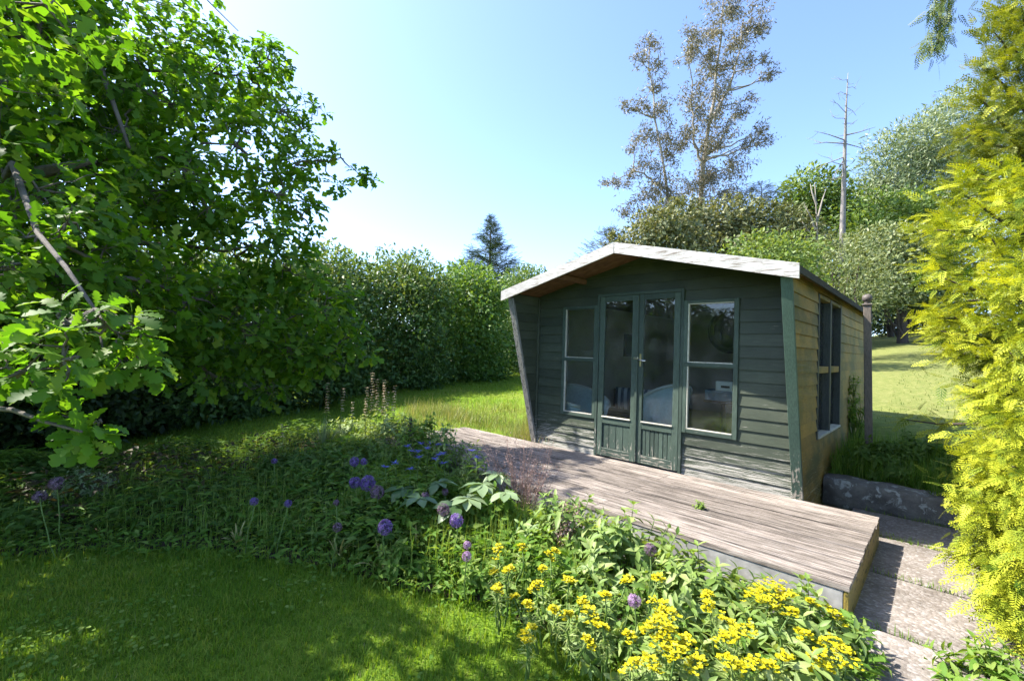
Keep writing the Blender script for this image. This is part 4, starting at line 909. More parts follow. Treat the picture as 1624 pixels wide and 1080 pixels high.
for i in range(26):
    t = rng.uniform(.3, .97); k = np.interp(t, np.linspace(0, 1, len(DT)), np.arange(len(DT))); j = int(min(k, len(DT) - 2)); p = DT[j] + (DT[j + 1] - DT[j]) * (k - j); a = rng.uniform(0, 6.28)
    w = Bag(); w.tube(curve_pts(p, p + np.array([math.cos(a), math.sin(a), rng.uniform(-.2, .25)]) * rng.uniform(.15, .5), 3, 0, .04), [.018, .012, .005], 3); w.build('branch', M_GREYBARK, dead)

# small bare pale stems
pb = on((14.188, 21.000, 5.401)); pale = thing('bare_tree', 'small tree of pale forked bare stems behind the roof', 'tree', pb); wd = Bag()
for pts in ([pb, (14.153, 21.000, 7.478), (14.068, 21.000, 8.966), (13.994, 21.000, 9.859)], [(14.185, 21.000, 7.331), (13.712, 20.800, 8.150), (13.280, 20.600, 8.662)], [(14.143, 21.000, 8.073), (14.500, 21.200, 9.106), (14.740, 21.300, 9.692)], [(14.100, 21.000, 8.817), (13.883, 21.000, 9.378), (13.787, 21.000, 9.793)], [(14.190, 21.000, 7.033), (13.576, 20.800, 7.555), (13.241, 20.700, 7.899)]):
    pts = np.array(pts); wd.tube(pts, np.linspace(.055, .010, len(pts)), 5)
wd.build('trunk', M_PALEBARK, pale)

def lob(p, r): return (p, r)
bush('broadleaf_tree', 'fresh green rounded tree behind the pale bare stems', 'tree', on((20.100, 30.000, 7.046)), [((19.829, 30.000, 12.989), (1.9, 1.9, 1.5)), ((20.775, 30.000, 12.165), (1.8, 1.8, 1.6)), ((19.411, 30.500, 11.638), (1.6, 1.6, 1.8)), ((20.380, 30.000, 10.449), (2.2, 2.2, 2.0))], M_FRESH, 42, 0.28, DIAM, (0.5, .22), .5, 4, 0, .15, None, M_DARKBARK, 'crown')
bush('broadleaf_tree', 'grey-green tree between dead pole and silver tree', 'tree', on((25.960, 33.000, 7.717)), [((25.280, 33.000, 12.835), (2.4, 2.0, 2.0)), ((24.007, 32.000, 10.208), (2.6, 2.2, 2.6)), ((26.836, 33.000, 11.479), (2.4, 2.0, 2.6))], M_FRESH, 40, 0.26, DIAM, (0.35, .22), .5, 4, 0, .15, None, M_DARKBARK, 'crown')
bush('silver_tree', 'large silvery leaved tree with wind-blown crown behind the golden conifer', 'tree', on((27.656, 31.000, 7.447)), [((26.240, 31.000, 15.540), (2.4, 2.0, 2.0)), ((27.761, 31.000, 16.695), (2.4, 2.2, 1.8)), ((29.984, 31.500, 17.672), (2.4, 2.2, 2.4)), ((32.032, 32.000, 19.352), (2.2, 2.2, 2.4)), ((27.142, 31.000, 13.581), (2.8, 2.4, 2.2)), ((29.326, 31.000, 14.091), (3, 2.6, 2.6)), ((25.203, 30.500, 12.905), (1.8, 1.8, 1.8)), ((27.145, 30.000, 10.664), (3, 2.6, 2.6)), ((31.949, 31.000, 14.616), (3, 2.6, 3.4)), ((36.133, 32.000, 16.964), (3, 2.6, 4))], M_SILVER, 42, 0.32, DIAMN, (0.5, .25), .5, 5, 10, .2, None, M_DARKBARK, 'crown')
bush('broadleaf_tree', 'mid green leafy tree below the silver crown', 'tree', on((22.759, 27.000, 6.644)), [((22.139, 27.000, 10.254), (2.0, 1.8, 1.6)), ((23.662, 27.000, 10.302), (2.0, 1.8, 1.6)), ((24.815, 27.000, 9.382), (1.8, 1.8, 1.8)), ((20.427, 26.000, 8.245), (1.8, 1.8, 2.0))], M_FRESH, 45, 0.24, DIAM, (0.32, .2), .5, 4, 0, .15, None, M_DARKBARK, 'crown')
# blossom grey tree with the visible trunk on the lawn
tb = on((18.210, 21.000, 2.691)); tb = (tb[0], tb[1], tb[2])
haw = bush('hawthorn_tree', 'spreading grey-green tree with short dark trunk standing on the far lawn', 'tree', tb, [((17.782, 21.000, 6.107), (2.0, 1.7, 1.1)), ((16.495, 20.600, 5.409), (1.4, 1.5, 1.2)), ((18.879, 21.000, 5.845), (1.6, 1.6, 1.2)), ((17.236, 21.000, 7.130), (1.4, 1.4, .9)), ((18.419, 21.000, 7.167), (1.4, 1.4, .9)), ((18.823, 20.600, 4.611), (1.1, 1.2, .7)), ((16.942, 20.600, 4.552), (1.1, 1.2, .6)), ((17.145, 20.000, 4.909), (1.5, 1.3, .8))], M_GREYGREEN, 60, 0.19, DIAM, (0.55, .25), .5, 7, 8, .2, None, M_DARKBARK, 'crown')
w = Bag(); w.tube(np.array([np.array(tb) - [0, 0, .3], np.array(tb) + [0.03, 0, .9], np.array(tb) + [-.02, 0, 1.7]]), [.24, .17, .15], 8); w.build('trunk', M_DARKBARK, haw)
bush('willow_bush', 'pale grey-green scrub just behind the roof, right of the dead pole', 'bush', on((11.177, 15.000, 3.699)), [((10.957, 15.000, 4.327), (1.3, 1.3, 1.0)), ((12.198, 15.500, 4.119), (1.0, 1.1, .9)), ((10.766, 15.500, 5.058), (1.1, 1.2, .8)), ((12.123, 16.000, 5.430), (1.2, 1.2, .8)), ((11.286, 15.000, 3.491), (1.4, 1.2, .8))], M_GREYGREEN, 75, 0.13, DIAMN, (0.6, .25), .5, 5, 14, .2)
bush('leafy_bush', 'bright green bush showing over the right slope of the roof', 'bush', on((7.784, 13.500, 3.412)), [((7.763, 13.500, 4.555), (1.05, 1.0, .75)), ((7.252, 13.800, 4.795), (.8, .9, .55)), ((8.526, 13.600, 4.695), (.8, .9, .7)), ((7.879, 13.200, 3.938), (1.3, 1.0, .8))], M_FRESH, 95, 0.13, DIAM, (0.62, .2), .5, 5, 10, .15)
for label, lobes_, mt, tn in (
    ('brownish twiggy scrub under the tall grey-leaved tree', [((9.215, 22.000, 7.739), (1.5, 1.6, 1.2)), ((10.448, 22.000, 8.090), (1.3, 1.6, 1.2)), ((8.274, 22.000, 8.177), (1.1, 1.4, 1.0)), ((11.235, 22.000, 7.491), (1.4, 1.6, 1.3)), ((7.476, 21.000, 6.969), (1.5, 1.5, 1.2)), ((8.980, 21.000, 5.829), (2.4, 1.6, 1.4))], M_BROWNSCRUB, .55),
    ('olive scrub under the thinner grey-leaved tree, above the roof ridge', [((5.988, 20.000, 6.902), (1.2, 1.4, 1.0)), ((6.821, 20.000, 7.410), (.9, 1.2, 1.0)), ((5.164, 20.000, 6.084), (1.4, 1.4, 1.0)), ((6.577, 20.000, 5.846), (1.8, 1.4, 1.2))], M_BROWNSCRUB, .6),
    ('dark thicket between yellowish cypress and the bright green bush', [((11.536, 22.000, 7.968), (1.7, 1.6, 1.2)), ((13.091, 22.000, 7.706), (1.5, 1.5, 1.3)), ((11.632, 21.000, 6.210), (2.4, 1.6, 1.4)), ((14.184, 22.000, 7.273), (1.4, 1.4, 1.1))], M_BROWNSCRUB, .3),
    ('dark undergrowth at the wood edge behind the hawthorn trunk', [((23.463, 29.000, 4.335), (2.2, 1.6, 1.5)), ((26.374, 30.000, 4.709), (2.6, 1.6, 1.6)), ((28.479, 30.000, 4.775), (2.4, 1.6, 1.6)), ((20.309, 27.000, 5.424), (2.2, 1.6, 2.0)), ((23.833, 29.000, 7.002), (3, 1.6, 2.4)), ((28.522, 31.000, 7.912), (3, 1.6, 2.6)), ((31.583, 31.000, 7.133), (3.4, 2, 3.4)), ((18.400, 27.000, 6.125), (2.6, 1.6, 2))], M_DKHEDGE, .6)):
    c0 = np.mean([l_[0] for l_ in lobes_], axis=0); bush('scrub_bush', label, 'bush', gpt(c0[0], c0[1]), lobes_, mt, 60, 0.2, DIAM, (tn, .25), .7, 7, 50, .2)
# wood edge further right, seen in the side window and past the conifer
for i, (x, y, h, label) in enumerate(((27, 19, 9, 'round tree at the wood edge reflected in the side window'), (31, 12, 8, 'rightmost round tree of the wood edge, beyond the golden conifer'))):
    bz = gpt(x, y); bush('broadleaf_tree', label, 'tree', bz, [((x, y, bz[2] + h * .55), (3, 3, h * .42)), ((x + 1.5, y - 2.2, bz[2] + h * .45), (2.4, 2.4, h * .36)), ((x - .5, y + 2, bz[2] + h * .4), (2.4, 2.4, h * .36))], M_FRESH, 30, 0.34, DIAM, (0.4, .22), .5, 4, 0, .15, None, M_DARKBARK, 'crown')

# ------------------------------------------------------------------ golden conifer at the right edge
def near_conifer(name, label, base, branches, mat, per, size, tint, tpl=SPRAY, barkm=M_DARKBARK, cones=0):
    """branches: (attach height, tip) lists; sprays crowd along the outer part of each"""
    root = thing(name, label, 'tree', base); bs = np.array(base); wd = Bag(); bag = Bag(); top = max(t[2] for _, t, _ in branches) + .4
    wd.tube(np.array([bs - [0, 0, .1], bs + [.02, .03, 1.2], np.array([bs[0], bs[1], top])]), [.11, .09, .03], 8)
    tips = []
    for hz, tip, wdt in branches:
        p0 = np.array([bs[0], bs[1], hz]); p1 = np.array(tip, float); L = np.linalg.norm(p1 - p0); pts = curve_pts(p0, p1, 6, -0.06, .02); wd.tube(pts, np.linspace(.022, .004, 6), 5)
        m = int(per * L * (.45 if wdt >= .18 else 1)); k = np.clip(1 - 0.75 * rng.uniform(0, 1, m) ** 1.25, 0, 1); idx = k * 5; j = np.minimum(idx.astype(int), 4); P = pts[j] + (pts[j + 1] - pts[j]) * (idx - j)[:, None]
        P = P + rng.normal(0, wdt * .62, (m, 3)) * np.array([1, 1, .8]) * (0.35 + .65 * (1 - np.abs(k - .6)))[:, None]
        ax = unit(p1 - p0); d = unit(ax * 1.0 + rng.normal(0, .45, (m, 3)) + np.array([0, 0, -.10])); nn = np.array([0, 0, 1.0]) + rng.normal(0, .5, (m, 3))
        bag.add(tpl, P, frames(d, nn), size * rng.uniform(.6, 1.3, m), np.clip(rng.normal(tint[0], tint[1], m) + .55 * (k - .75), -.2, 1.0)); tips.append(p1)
    wd.build('trunk', barkm, root); bag.build('foliage', mat, root, 'stuff')
    if cones:
        for tp in tips[:cones]:
            q = tp + (bs + [0, 0, tp[2] - bs[2]] - tp) * .25
            for _ in range(5):
                bm = bmesh.new(); bmesh.ops.create_icosphere(bm, subdivisions=1, radius=rng.uniform(.007, .010), matrix=Matrix.Translation(tuple(q + rng.normal(0, .022, 3) - bs))); me = bpy.data.meshes.new('cone'); bm.to_mesh(me); bm.free(); me.materials.append(M_CONE); new_obj('cone', me, root)
    return root
M_CONE = plain('glaucous_cone', (0.20, 0.27, 0.27), 0.7, 0, .3, 30)
gb = gpt(3.75, 2.95)
T_ = [  # attach height, tip, width of foliage
    (2.5, (2.761, 2.950, 2.428), .12), (2.3, (2.944, 3.100, 2.562), .12), (2.35, (3.038, 3.100, 2.763), .12), (2.7, (2.944, 2.900, 2.750), .12), (2.1, (2.785, 3.000, 2.230), .12), (2.0, (2.663, 2.800, 2.088), .11), (1.9, (2.743, 2.950, 1.845), .10), (1.85, (2.667, 2.800, 1.753), .10), (1.7, (2.729, 2.750, 1.618), .10), (1.65, (2.951, 3.100, 1.927), .10),
    (1.5, (2.762, 2.750, 1.426), .10), (1.4, (2.699, 2.600, 1.327), .11), (1.3, (2.752, 2.700, 1.091), .10), (1.2, (2.630, 2.500, 1.024), .10), (1.15, (2.588, 2.550, 0.816), .09), (1.05, (2.529, 2.450, 0.728), .10), (.95, (2.432, 2.400, 0.561), .08), (.9, (2.424, 2.300, 0.511), .09), (.8, (2.366, 2.200, 0.422), .09), (.75, (2.352, 2.100, 0.375), .08), (.7, (2.417, 2.100, 0.306), .08),
    (2.2, (2.664, 2.500, 2.251), .14), (2.0, (2.593, 2.400, 2.021), .14), (1.8, (2.578, 2.400, 1.817), .14), (1.6, (2.547, 2.300, 1.615), .14), (1.5, (2.699, 2.500, 1.444), .13), (1.3, (2.581, 2.300, 1.295), .14), (1.1, (2.564, 2.300, 1.039), .14), (1.0, (2.541, 2.250, 0.864), .13), (.9, (2.486, 2.200, 0.667), .12), (.8, (2.461, 2.150, 0.511), .1), (2.5, (2.733, 2.500, 2.466), .14), (2.6, (2.788, 2.500, 2.646), .14),
    (2.3, (2.550, 2.200, 2.049), .16), (1.9, (2.466, 2.100, 1.673), .16), (1.5, (2.468, 2.100, 1.320), .16), (1.2, (2.470, 2.100, 0.971), .16), (.9, (2.501, 2.100, 0.682), .14),
    (1.4, (4.7, 3.3, 1.3), .2), (2.0, (4.7, 2.8, 2.0), .2), (2.6, (4.4, 3.4, 2.7), .2), (1.0, (4.4, 2.4, .8), .2), (1.6, (4.3, 2.3, 1.6), .2), (2.2, (4.2, 2.3, 2.3), .2), (1.5, (4.0, 3.7, 1.5), .2), (2.2, (3.9, 3.7, 2.2), .2), (1.0, (3.9, 3.6, .9), .2), (.6, (3.6, 2.6, .45), .12)]
for i in range(34):   # the sides away from the path
    z = .5 + 2.4 * i / 33; a = R(-70) + R(205) * ((i * .618) % 1); rr = (1.0 - .22 * z) * (.8 + .4 * ((i * .37) % 1)); T_.append((z + .15, (gb[0] + rr * math.cos(a), gb[1] + rr * math.sin(a), z), .18))
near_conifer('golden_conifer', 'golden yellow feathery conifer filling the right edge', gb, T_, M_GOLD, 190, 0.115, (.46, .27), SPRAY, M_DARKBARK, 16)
w = Bag()
tp_ = gpt(4.55, 3.9)
T2 = [(3.2, (3.760, 3.600, 3.223), .13), (3.4, (3.681, 3.600, 3.452), .13), (3.5, (3.781, 3.700, 3.797), .12), (3.8, (3.831, 3.700, 4.064), .12), (4.1, (3.934, 3.700, 4.335), .12), (4.3, (4.092, 3.800, 4.631), .12), (3.1, (3.633, 3.600, 3.142), .10), (3.4, (3.742, 3.400, 3.282), .14), (3.7, (3.739, 3.400, 3.623), .14), (4.0, (3.785, 3.400, 3.967), .14), (4.4, (3.831, 3.400, 4.312), .14),
      (3.0, (3.697, 3.400, 2.965), .14), (4.6, (3.951, 3.600, 4.785), .14), (3.6, (3.865, 3.300, 3.333), .15), (4.2, (3.908, 3.300, 3.999), .15), (4.9, (4.154, 3.600, 5.159), .16), (5.2, (4.3, 3.8, 5.2), .14), (3.5, (5.4, 4.2, 3.4), .2), (4.2, (5.2, 3.8, 4.2), .2), (3.0, (5.3, 3.6, 2.8), .2), (2.4, (5.4, 4.2, 2.3), .2), (4.0, (4.6, 4.7, 3.9), .2), (3.0, (4.7, 4.8, 2.9), .2)]
for i in range(46):
    z = 1.0 + 4.4 * i / 45; a = R(-85) + R(175) * ((i * .618) % 1); rr = (1.25 - .17 * z) * (.8 + .4 * ((i * .37) % 1)); T2.append((z + .2, (tp_[0] + rr * math.cos(a), tp_[1] + rr * math.sin(a), z), .2))
tall = near_conifer('tall_conifer', 'taller olive green conifer above the golden one at the top right corner', tp_, T2, M_GOLDDK, 150, 0.145, (.50, .25), SPRAY, M_DARKBARK, 0)
# a hanging branch of it
hbw = Bag(); hbag = Bag(); hpts = np.array([np.array([tp_[0], tp_[1], 5.0]), (3.358, 3.300, 4.988), (2.789, 2.900, 4.186), (2.696, 2.850, 3.849), (2.674, 2.850, 3.560)]); hbw.tube(hpts, [.04, .025, .014, .009, .003], 5)
m = 260; k = rng.uniform(1.6, 4, m); j = np.minimum(k.astype(int), 3); P = hpts[j] + (hpts[j + 1] - hpts[j]) * (k - j)[:, None] + rng.normal(0, .035, (m, 3))
d = unit(rng.normal(0, .45, (m, 3)) + np.array([-.1, 0, -1.0])); hbag.add(SPRAY, P, frames(d, rng.normal(0, 1, (m, 3))), .10 * rng.uniform(.6, 1.3, m), np.clip(rng.normal(.2, .2, m), -.1, .8))
hbw.build('branch', M_DARKBARK, tall); hbag.build('hanging_foliage', M_GOLDDK, tall, 'stuff')

# ------------------------------------------------------------------ grass
def patch(P, f=1.0): return .5 * np.sin(P[:, 0] * 2.3 * f + 1.7 * np.sin(P[:, 1] * 1.9 * f)) * np.cos(P[:, 1] * 2.9 * f + .7) + .5 * np.sin(P[:, 0] * 7.1 * f + 2 * np.sin(P[:, 1] * 5.3 * f)) * np.cos(P[:, 1] * 8.3 * f - P[:, 0] * 3 * f)
def blades(name, pts, hgt, wid, mat, label, lean=0.45, tint=(.45, .2), pv=0.0, tpl=None):
    n = len(pts); hgt = hgt * (1 + .8 * pv * patch(pts, 1.7)); a = rng.uniform(0, 2 * math.pi, n); h = hgt * rng.uniform(.55, 1.3, n); ln = rng.normal(0, lean, n)
    x = np.stack([np.cos(a), np.sin(a), np.zeros(n)], -1); y0 = np.stack([-np.sin(a), np.cos(a), np.zeros(n)], -1)
    up = unit(np.array([0, 0, 1.0]) + y0 * ln[:, None]); y = np.cross(up, x)
    Rm = np.stack([x * (wid / .1 * rng.uniform(.7, 1.3, n))[:, None], y * h[:, None], up * h[:, None]], axis=-1)
    b = Bag(); b.add(tpl or BLADE, pts, Rm, 1.0, np.clip(rng.normal(tint[0], tint[1], n) + pv * patch(pts), 0, 1)); o = b.build(name, mat); tag(o, label, 'grass', None, 'stuff'); return o
DIAM_C = (np.array([(0, 0, 0), (.35, .42, .1), (.85, .34, .12), (1, 0, .05), (.85, -.34, .12), (.35, -.42, .1)], float), np.array([(0, 1, 2), (0, 2, 3), (0, 3, 4), (0, 4, 5)]), np.zeros(6))
def inside(P, poly):
    x, y = P[:, 0], P[:, 1]; c = np.zeros(len(P), bool); m = len(poly)
    for i in range(m):
        x0, y0 = poly[i]; x1, y1 = poly[(i + 1) % m]; t = ((y0 > y) != (y1 > y)) & (x < (x1 - x0) * (y - y0) / (y1 - y0 + 1e-12) + x0); c ^= t
    return c
BEDW = [tuple(to_world(*q)) for q in np.vstack([bf, bb[::-1]])]
def lawn_pts(n, x0, x1, y0, y1, cond=None):
    P = np.stack([rng.uniform(x0, x1, n), rng.uniform(y0, y1, n)], -1); k = ~inside(P, BEDW)
    X, Y = to_local(P[:, 0], P[:, 1]); k &= ~((X > -4.22) & (X < 0.6) & (Y > -1.52) & (Y < 4.1)) & ~((X > .25) & (X < 3.2) & (Y > -3.0) & (Y < 1.18))
    if cond is not None: k &= cond(P[:, 0], P[:, 1], X, Y)
    P = P[k]; return np.concatenate([P, terrain(P[:, 0], P[:, 1])[:, None] - .003], 1)
clump = lambda P: 0.5 + .5 * np.sin(P[:, 0] * 5.1 + 1.3 * np.sin(P[:, 1] * 3.7)) * np.cos(P[:, 1] * 4.3 + P[:, 0])
Pn = lawn_pts(150000, -4.6, 1.0, 1.35, 3.9)
Pn = Pn[rng.uniform(0, 1, len(Pn)) < .55 + .45 * clump(Pn)]
blades('lawn_grass', Pn, 0.041, 0.0056, M_GRASS, 'short lush lawn grass in the shaded foreground', 1.0, (.46, .26), .3)
Pd = lawn_pts(9000, -3.2, 1.0, 1.35, 3.6); Pd = Pd[(patch(Pd, 1.3) > .25)]
blades('lawn_grass', Pd, 0.030, 0.004, M_TALLGRASS, 'dry straw blades and moss in worn patches of the foreground lawn', 1.4, (.5, .25))
Pc = lawn_pts(9000, -3.4, 1.0, 1.4, 3.7); Pc = Pc[(patch(Pc, .8) + rng.normal(0, .25, len(Pc)) > .42)]
cl = Bag(); nC = len(Pc); cl.add(DIAM_C, Pc + np.array([0, 0, 1.0]) * rng.uniform(.02, .045, (nC, 1)), frames(rdir(nC, -.2, .3), np.array([0, 0, 1.0]) + rng.normal(0, .3, (nC, 3))), .020 * rng.uniform(.6, 1.4, nC), np.clip(rng.normal(.6, .25, nC), 0, 1)); tag(cl.build('lawn_weeds', M_BEDLEAF), 'clover and small broad weeds growing in the foreground lawn', 'weeds', None, 'stuff')
Pm = lawn_pts(62000, -8.5, 1.0, 3.6, 20, lambda x, y, X, Y: (Y < 12) & (x < -1.0 + .12 * y))
blades('lawn_grass', Pm, 0.055, 0.013, M_GRASS, 'mown grass strip between flower bed and hedge', .6, (.55, .2), .2, BLADE1)
Pf = lawn_pts(60000, 3.5, 30, 4, 30, lambda x, y, X, Y: (X > .15) & (Y > 1.3) & (X < 14))
blades('lawn_grass', Pf, 0.045, 0.012, M_TALLGRASS, 'sunny straw coloured meadow lawn on the slope right of the summer house', .8, (.22, .25), .35, BLADE1)
# tall rough grass at the left corner of the summer house
def local_pts(n, X0, X1, Y0, Y1, dens=None):
    X = rng.uniform(X0, X1, n); Y = rng.uniform(Y0, Y1, n)
    if dens is not None:
        k = rng.uniform(0, 1, n) < dens(X, Y); X, Y = X[k], Y[k]
    x, y = to_world(X, Y); return np.stack([x, y, terrain_l(X, Y) - .005], -1)
Pt = local_pts(15000, -6.6, -2.90, 0.0, 2.6, lambda X, Y: np.clip(1.15 - Y / 2.4, .05, 1) * np.clip(1.3 - np.abs(X + 4.2) / 3.2, .1, 1))
for lo, hi, hh, lb in ((-1.2, -.15, .09, 'short pale tufts of grass behind the left end of the deck'), (-.15, .3, .15, 'knee-high pale seeding grass behind the deck at the left corner of the summer house'), (.3, 1.2, .27, 'tallest pale grass stalks behind the deck, left of the summer house')):
    k = (patch(Pt, .9) >= lo) & (patch(Pt, .9) < hi); blades('tall_grass', Pt[k], hh, 0.006, M_TALLGRASS, lb, .5, (.55, .25), .3)
Xt = rng.normal(-3.12, .13, 1300); Yt = np.abs(rng.normal(.22, .20, 1300)) + .02; xt, yt = to_world(Xt, Yt); Pt2 = np.stack([xt, yt, terrain_l(Xt, Yt)], -1)
blades('tall_grass', Pt2, 0.42, 0.007, M_TALLGRASS, 'dense yellow-green grass tussock against the slanting trim', .38, (.62, .22))
Pv = local_pts(9000, 0.08, 2.6, 1.12, 2.6, lambda X, Y: np.clip(1.25 - (Y - 1.1) / 1.5, .2, 1))
blades('tall_grass', Pv, 0.26, 0.007, M_BEDLEAF, 'rough grass on the verge behind the low stone wall', .5, (.5, .25))
Pw = local_pts(1500, .1, 2.3, .90, 1.16); Pw[:, 2] = .40 + SP[2] * 0 + .02; Pw = Pw[patch(Pw, 1.5) > -.1]
blades('tall_grass', Pw, .20, .006, M_BEDLEAF, 'grass hanging over the top of the low stone wall', 1.1, (.55, .25))
Pj = np.concatenate([local_pts(260, .56, 2.0, -.64, -.58), local_pts(220, .56, 2.0, -1.42, -1.37), local_pts(420, .5, 1.6, .12, .24), local_pts(500, .35, 2.1, .76, .86)]); Pj[:, 2] = .19
blades('path_weeds', Pj, 0.05, 0.004, M_BEDLEAF, 'weeds growing in the joints of the slab path', .8, (.7, .2))

# ------------------------------------------------------------------ ground cover of the bed
def cover(name, label, pos, tpl, size, mat, hfun, tint, layers=1.0):
    n = len(pos); h = hfun(n); P = pos + np.stack([np.zeros(n), np.zeros(n), h], -1)
    d = unit(rdir(n, -.3, .5)); b = Bag(); b.add(tpl, P, frames(d, np.array([0, 0, 1.0]) + rng.normal(0, .45, (n, 3))), size * rng.uniform(.6, 1.3, n), np.clip(rng.normal(tint[0], tint[1], n), 0, 1.05))
    o = b.build(name, mat); tag(o, label, 'ground cover', None, 'stuff'); return o
p, q = bed_uv(13000, 0.0, .62, .04, 1.0)
mound = lambda P: .5 + .5 * np.sin(P[:, 0] * 3.1 + 1.0) * np.cos(P[:, 1] * 2.7 + .5 * P[:, 0])
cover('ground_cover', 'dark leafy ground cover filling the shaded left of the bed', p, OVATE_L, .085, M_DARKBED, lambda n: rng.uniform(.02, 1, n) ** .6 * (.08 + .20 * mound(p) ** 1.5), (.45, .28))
p, q = bed_uv(9000, 0.0, .60, .05, 1.0); p = p[patch(p, 1.1) > -.1]
cover('ground_cover', 'feathery divided leaves among the dark ground cover', p, LANCE, .12, M_BEDLEAF, lambda n: rng.uniform(.1, 1, n) ** .6 * (.12 + .24 * mound(p) ** 1.5), (.45, .25))
p, q = bed_uv(2200, 0.05, .36, .10, .6); p = p[patch(p, .9) > .2]
cover('ground_cover', 'reddish brown leaf tufts at the left of the bed', p, OVATE_L, .08, M_RUSSET, lambda n: rng.uniform(.2, 1, n) * .36, (.45, .25))
p, q = bed_uv(9000, .38, .80, .06, 1.0)
cover('ground_cover', 'mid green leafy ground cover in the middle of the bed', p, OVATE_L, .075, M_BEDLEAF, lambda n: rng.uniform(.02, 1, n) ** .6 * (.14 + .18 * mound(p)), (.5, .25))
p, q = bed_uv(7000, .62, 1.0, .02, 1.0)
cover('ground_cover', 'low leaves between the yellow flowers near the lawn', p, OVATE_L, .055, M_BEDLEAF, lambda n: rng.uniform(.01, 1, n) * .18, (.55, .25))
p, q = bed_uv(9000, .18, .82, .03, .80); p = p[patch(p, 1.2) > -.25]
blades('bed_grass', p, .27, .0065, M_BEDLEAF, 'fine upright grassy leaves among the alliums', .45, (.72, .22), .3)
p, q = bed_uv(5200, 0.0, .75, -.035, .12)
cover('ground_cover', 'low creeping leaves spilling from the bed onto the lawn edge', p, OVATE_L, .055, M_BEDLEAF, lambda n: rng.uniform(.0, 1, n) * .11, (.45, .25))
p, q = bed_uv(3600, .0, .9, -.05, .08)
blades('bed_grass', p, .09, .005, M_GRASS, 'untrimmed grass along the lawn edge of the bed', .6, (.5, .2))

# ------------------------------------------------------------------ light green broad leaved shrubs along the deck
def leaf_shrub(label, X, Y, r, h, mat, leaf, shoots, tint=(.5, .22), most=220, zc=None, cat='shrub', name='leafy_shrub', tpl=OVATE, whorl=(6, 9)):
    x, y = to_world(X, Y); base = (float(x), float(y), float(terrain_l(X, Y)) + .03); root = thing(name, label, cat, base)
    o = rdir(shoots, .02, 1.0); k = rng.uniform(.45, 1.0, shoots) ** .5; bs = np.array(base); tips = bs + o * k[:, None] * np.array([r, r, h]) + rng.normal(0, .012, (shoots, 3))
    st = Bag(); P, Dd, N, S = [], [], [], []
    for t, oo in zip(tips, o):
        foot = bs + (t - bs) * np.array([.35, .35, 0]); pts = curve_pts(foot, t, 4, 0, .04); st.tube(pts, np.linspace(.005, .0025, 4), 3)
        ax = unit((t - foot) * .7 + oo * h * .6)
        fr = frames(ax[None], np.array([[.3, .2, .1]]))[0]; yv, zv = fr[:, 1], fr[:, 2]
        for lev, (back, sp) in enumerate(((0.0, .55), (.35, .95), (.8, 1.15))):
            m = rng.integers(3, 5) if lev else rng.integers(2, 4); a = rng.uniform(0, 6.28) + np.arange(m) * 2 * math.pi / m + lev
            dd = unit(ax * (1.1 - sp) + (np.cos(a)[:, None] * yv + np.sin(a)[:, None] * zv) * sp + rng.normal(0, .12, (m, 3)) + np.array([0, 0, .05]))
            P.append(np.repeat((t - ax * back * leaf * 1.1)[None], m, 0)); Dd.append(dd); N.append(np.repeat((ax + np.array([0, 0, .4]))[None], m, 0) + rng.normal(0, .2, (m, 3))); S.append(leaf * (.7 + .22 * lev) * rng.uniform(.8, 1.2, m))
    P, Dd, N, S = map(np.concatenate, (P, Dd, N, S)); T = np.clip(rng.normal(tint[0], tint[1], len(P)), 0, 1)
    st.build('stems', M_STEM, root, 'stuff'); leaf_objects(root, tpl, mat, P, frames(Dd, N), S, T, most); return root
leaf_shrub('light green leafy shrub at the right end of the bed by the deck corner', .40, -1.86, .36, .36, M_SHRUB, .085, 70, (.5, .2), 240)
leaf_shrub('light green leafy shrub under the largest yellow flower clusters', -.02, -1.90, .42, .40, M_SHRUB, .085, 80, (.52, .2), 240)
leaf_shrub('light green shrub hiding the deck front in the middle of the bed', -.50, -1.85, .44, .47, M_SHRUB, .085, 85, (.48, .2), 240)
leaf_shrub('mid green shrub leaning on the deck edge below the doors', -.98, -1.84, .42, .47, M_SHRUB, .080, 80, (.36, .2), 220)
leaf_shrub('pale leafy shrub at the bottom edge beside the path', .50, -2.25, .34, .30, M_SHRUB, .085, 60, (.6, .2), 240)
leaf_shrub('pale leafy shrub in the foreground at the bottom of the picture', .08, -2.38, .38, .28, M_SHRUB, .085, 66, (.56, .2), 260)
leaf_shrub('green shrub between the lawn and the pink faded flower stems', -.42, -2.30, .34, .30, M_SHRUB, .075, 60, (.36, .2), 240)
leaf_shrub('low mint-green plant at the lawn edge left of the yellow flowers', -1.18, -2.38, .24, .22, M_BEDLEAF, .060, 46, (.7, .2), 160)
leaf_shrub('mid green leafy plant behind the pink allium', -.88, -2.18, .34, .34, M_BEDLEAF, .075, 56, (.72, .2), 180)
leaf_shrub('dark green leafy mound behind the lilac alliums', -1.55, -1.95, .36, .38, M_BEDLEAF, .085, 60, (.5, .2), 140)
leaf_shrub('bright yellow-green upright plant on the deck edge left of the dry stems', -2.18, -1.62, .16, .60, M_SHRUB, .060, 46, (.7, .2), 110)
leaf_shrub('broad dark green clump behind the purple allium group', -2.25, -2.05, .36, .36, M_BEDLEAF, .090, 56, (.42, .2), 100)
leaf_shrub('bright sunlit leafy mound under the dry flower spikes', -4.55, -1.05, .62, .46, M_SHRUB, .075, 110, (.62, .2), 60)
leaf_shrub('second sunlit leafy mound, nearer the hedge under the dry spikes', -5.35, -1.15, .50, .40, M_SHRUB, .075, 80, (.6, .2), 40)
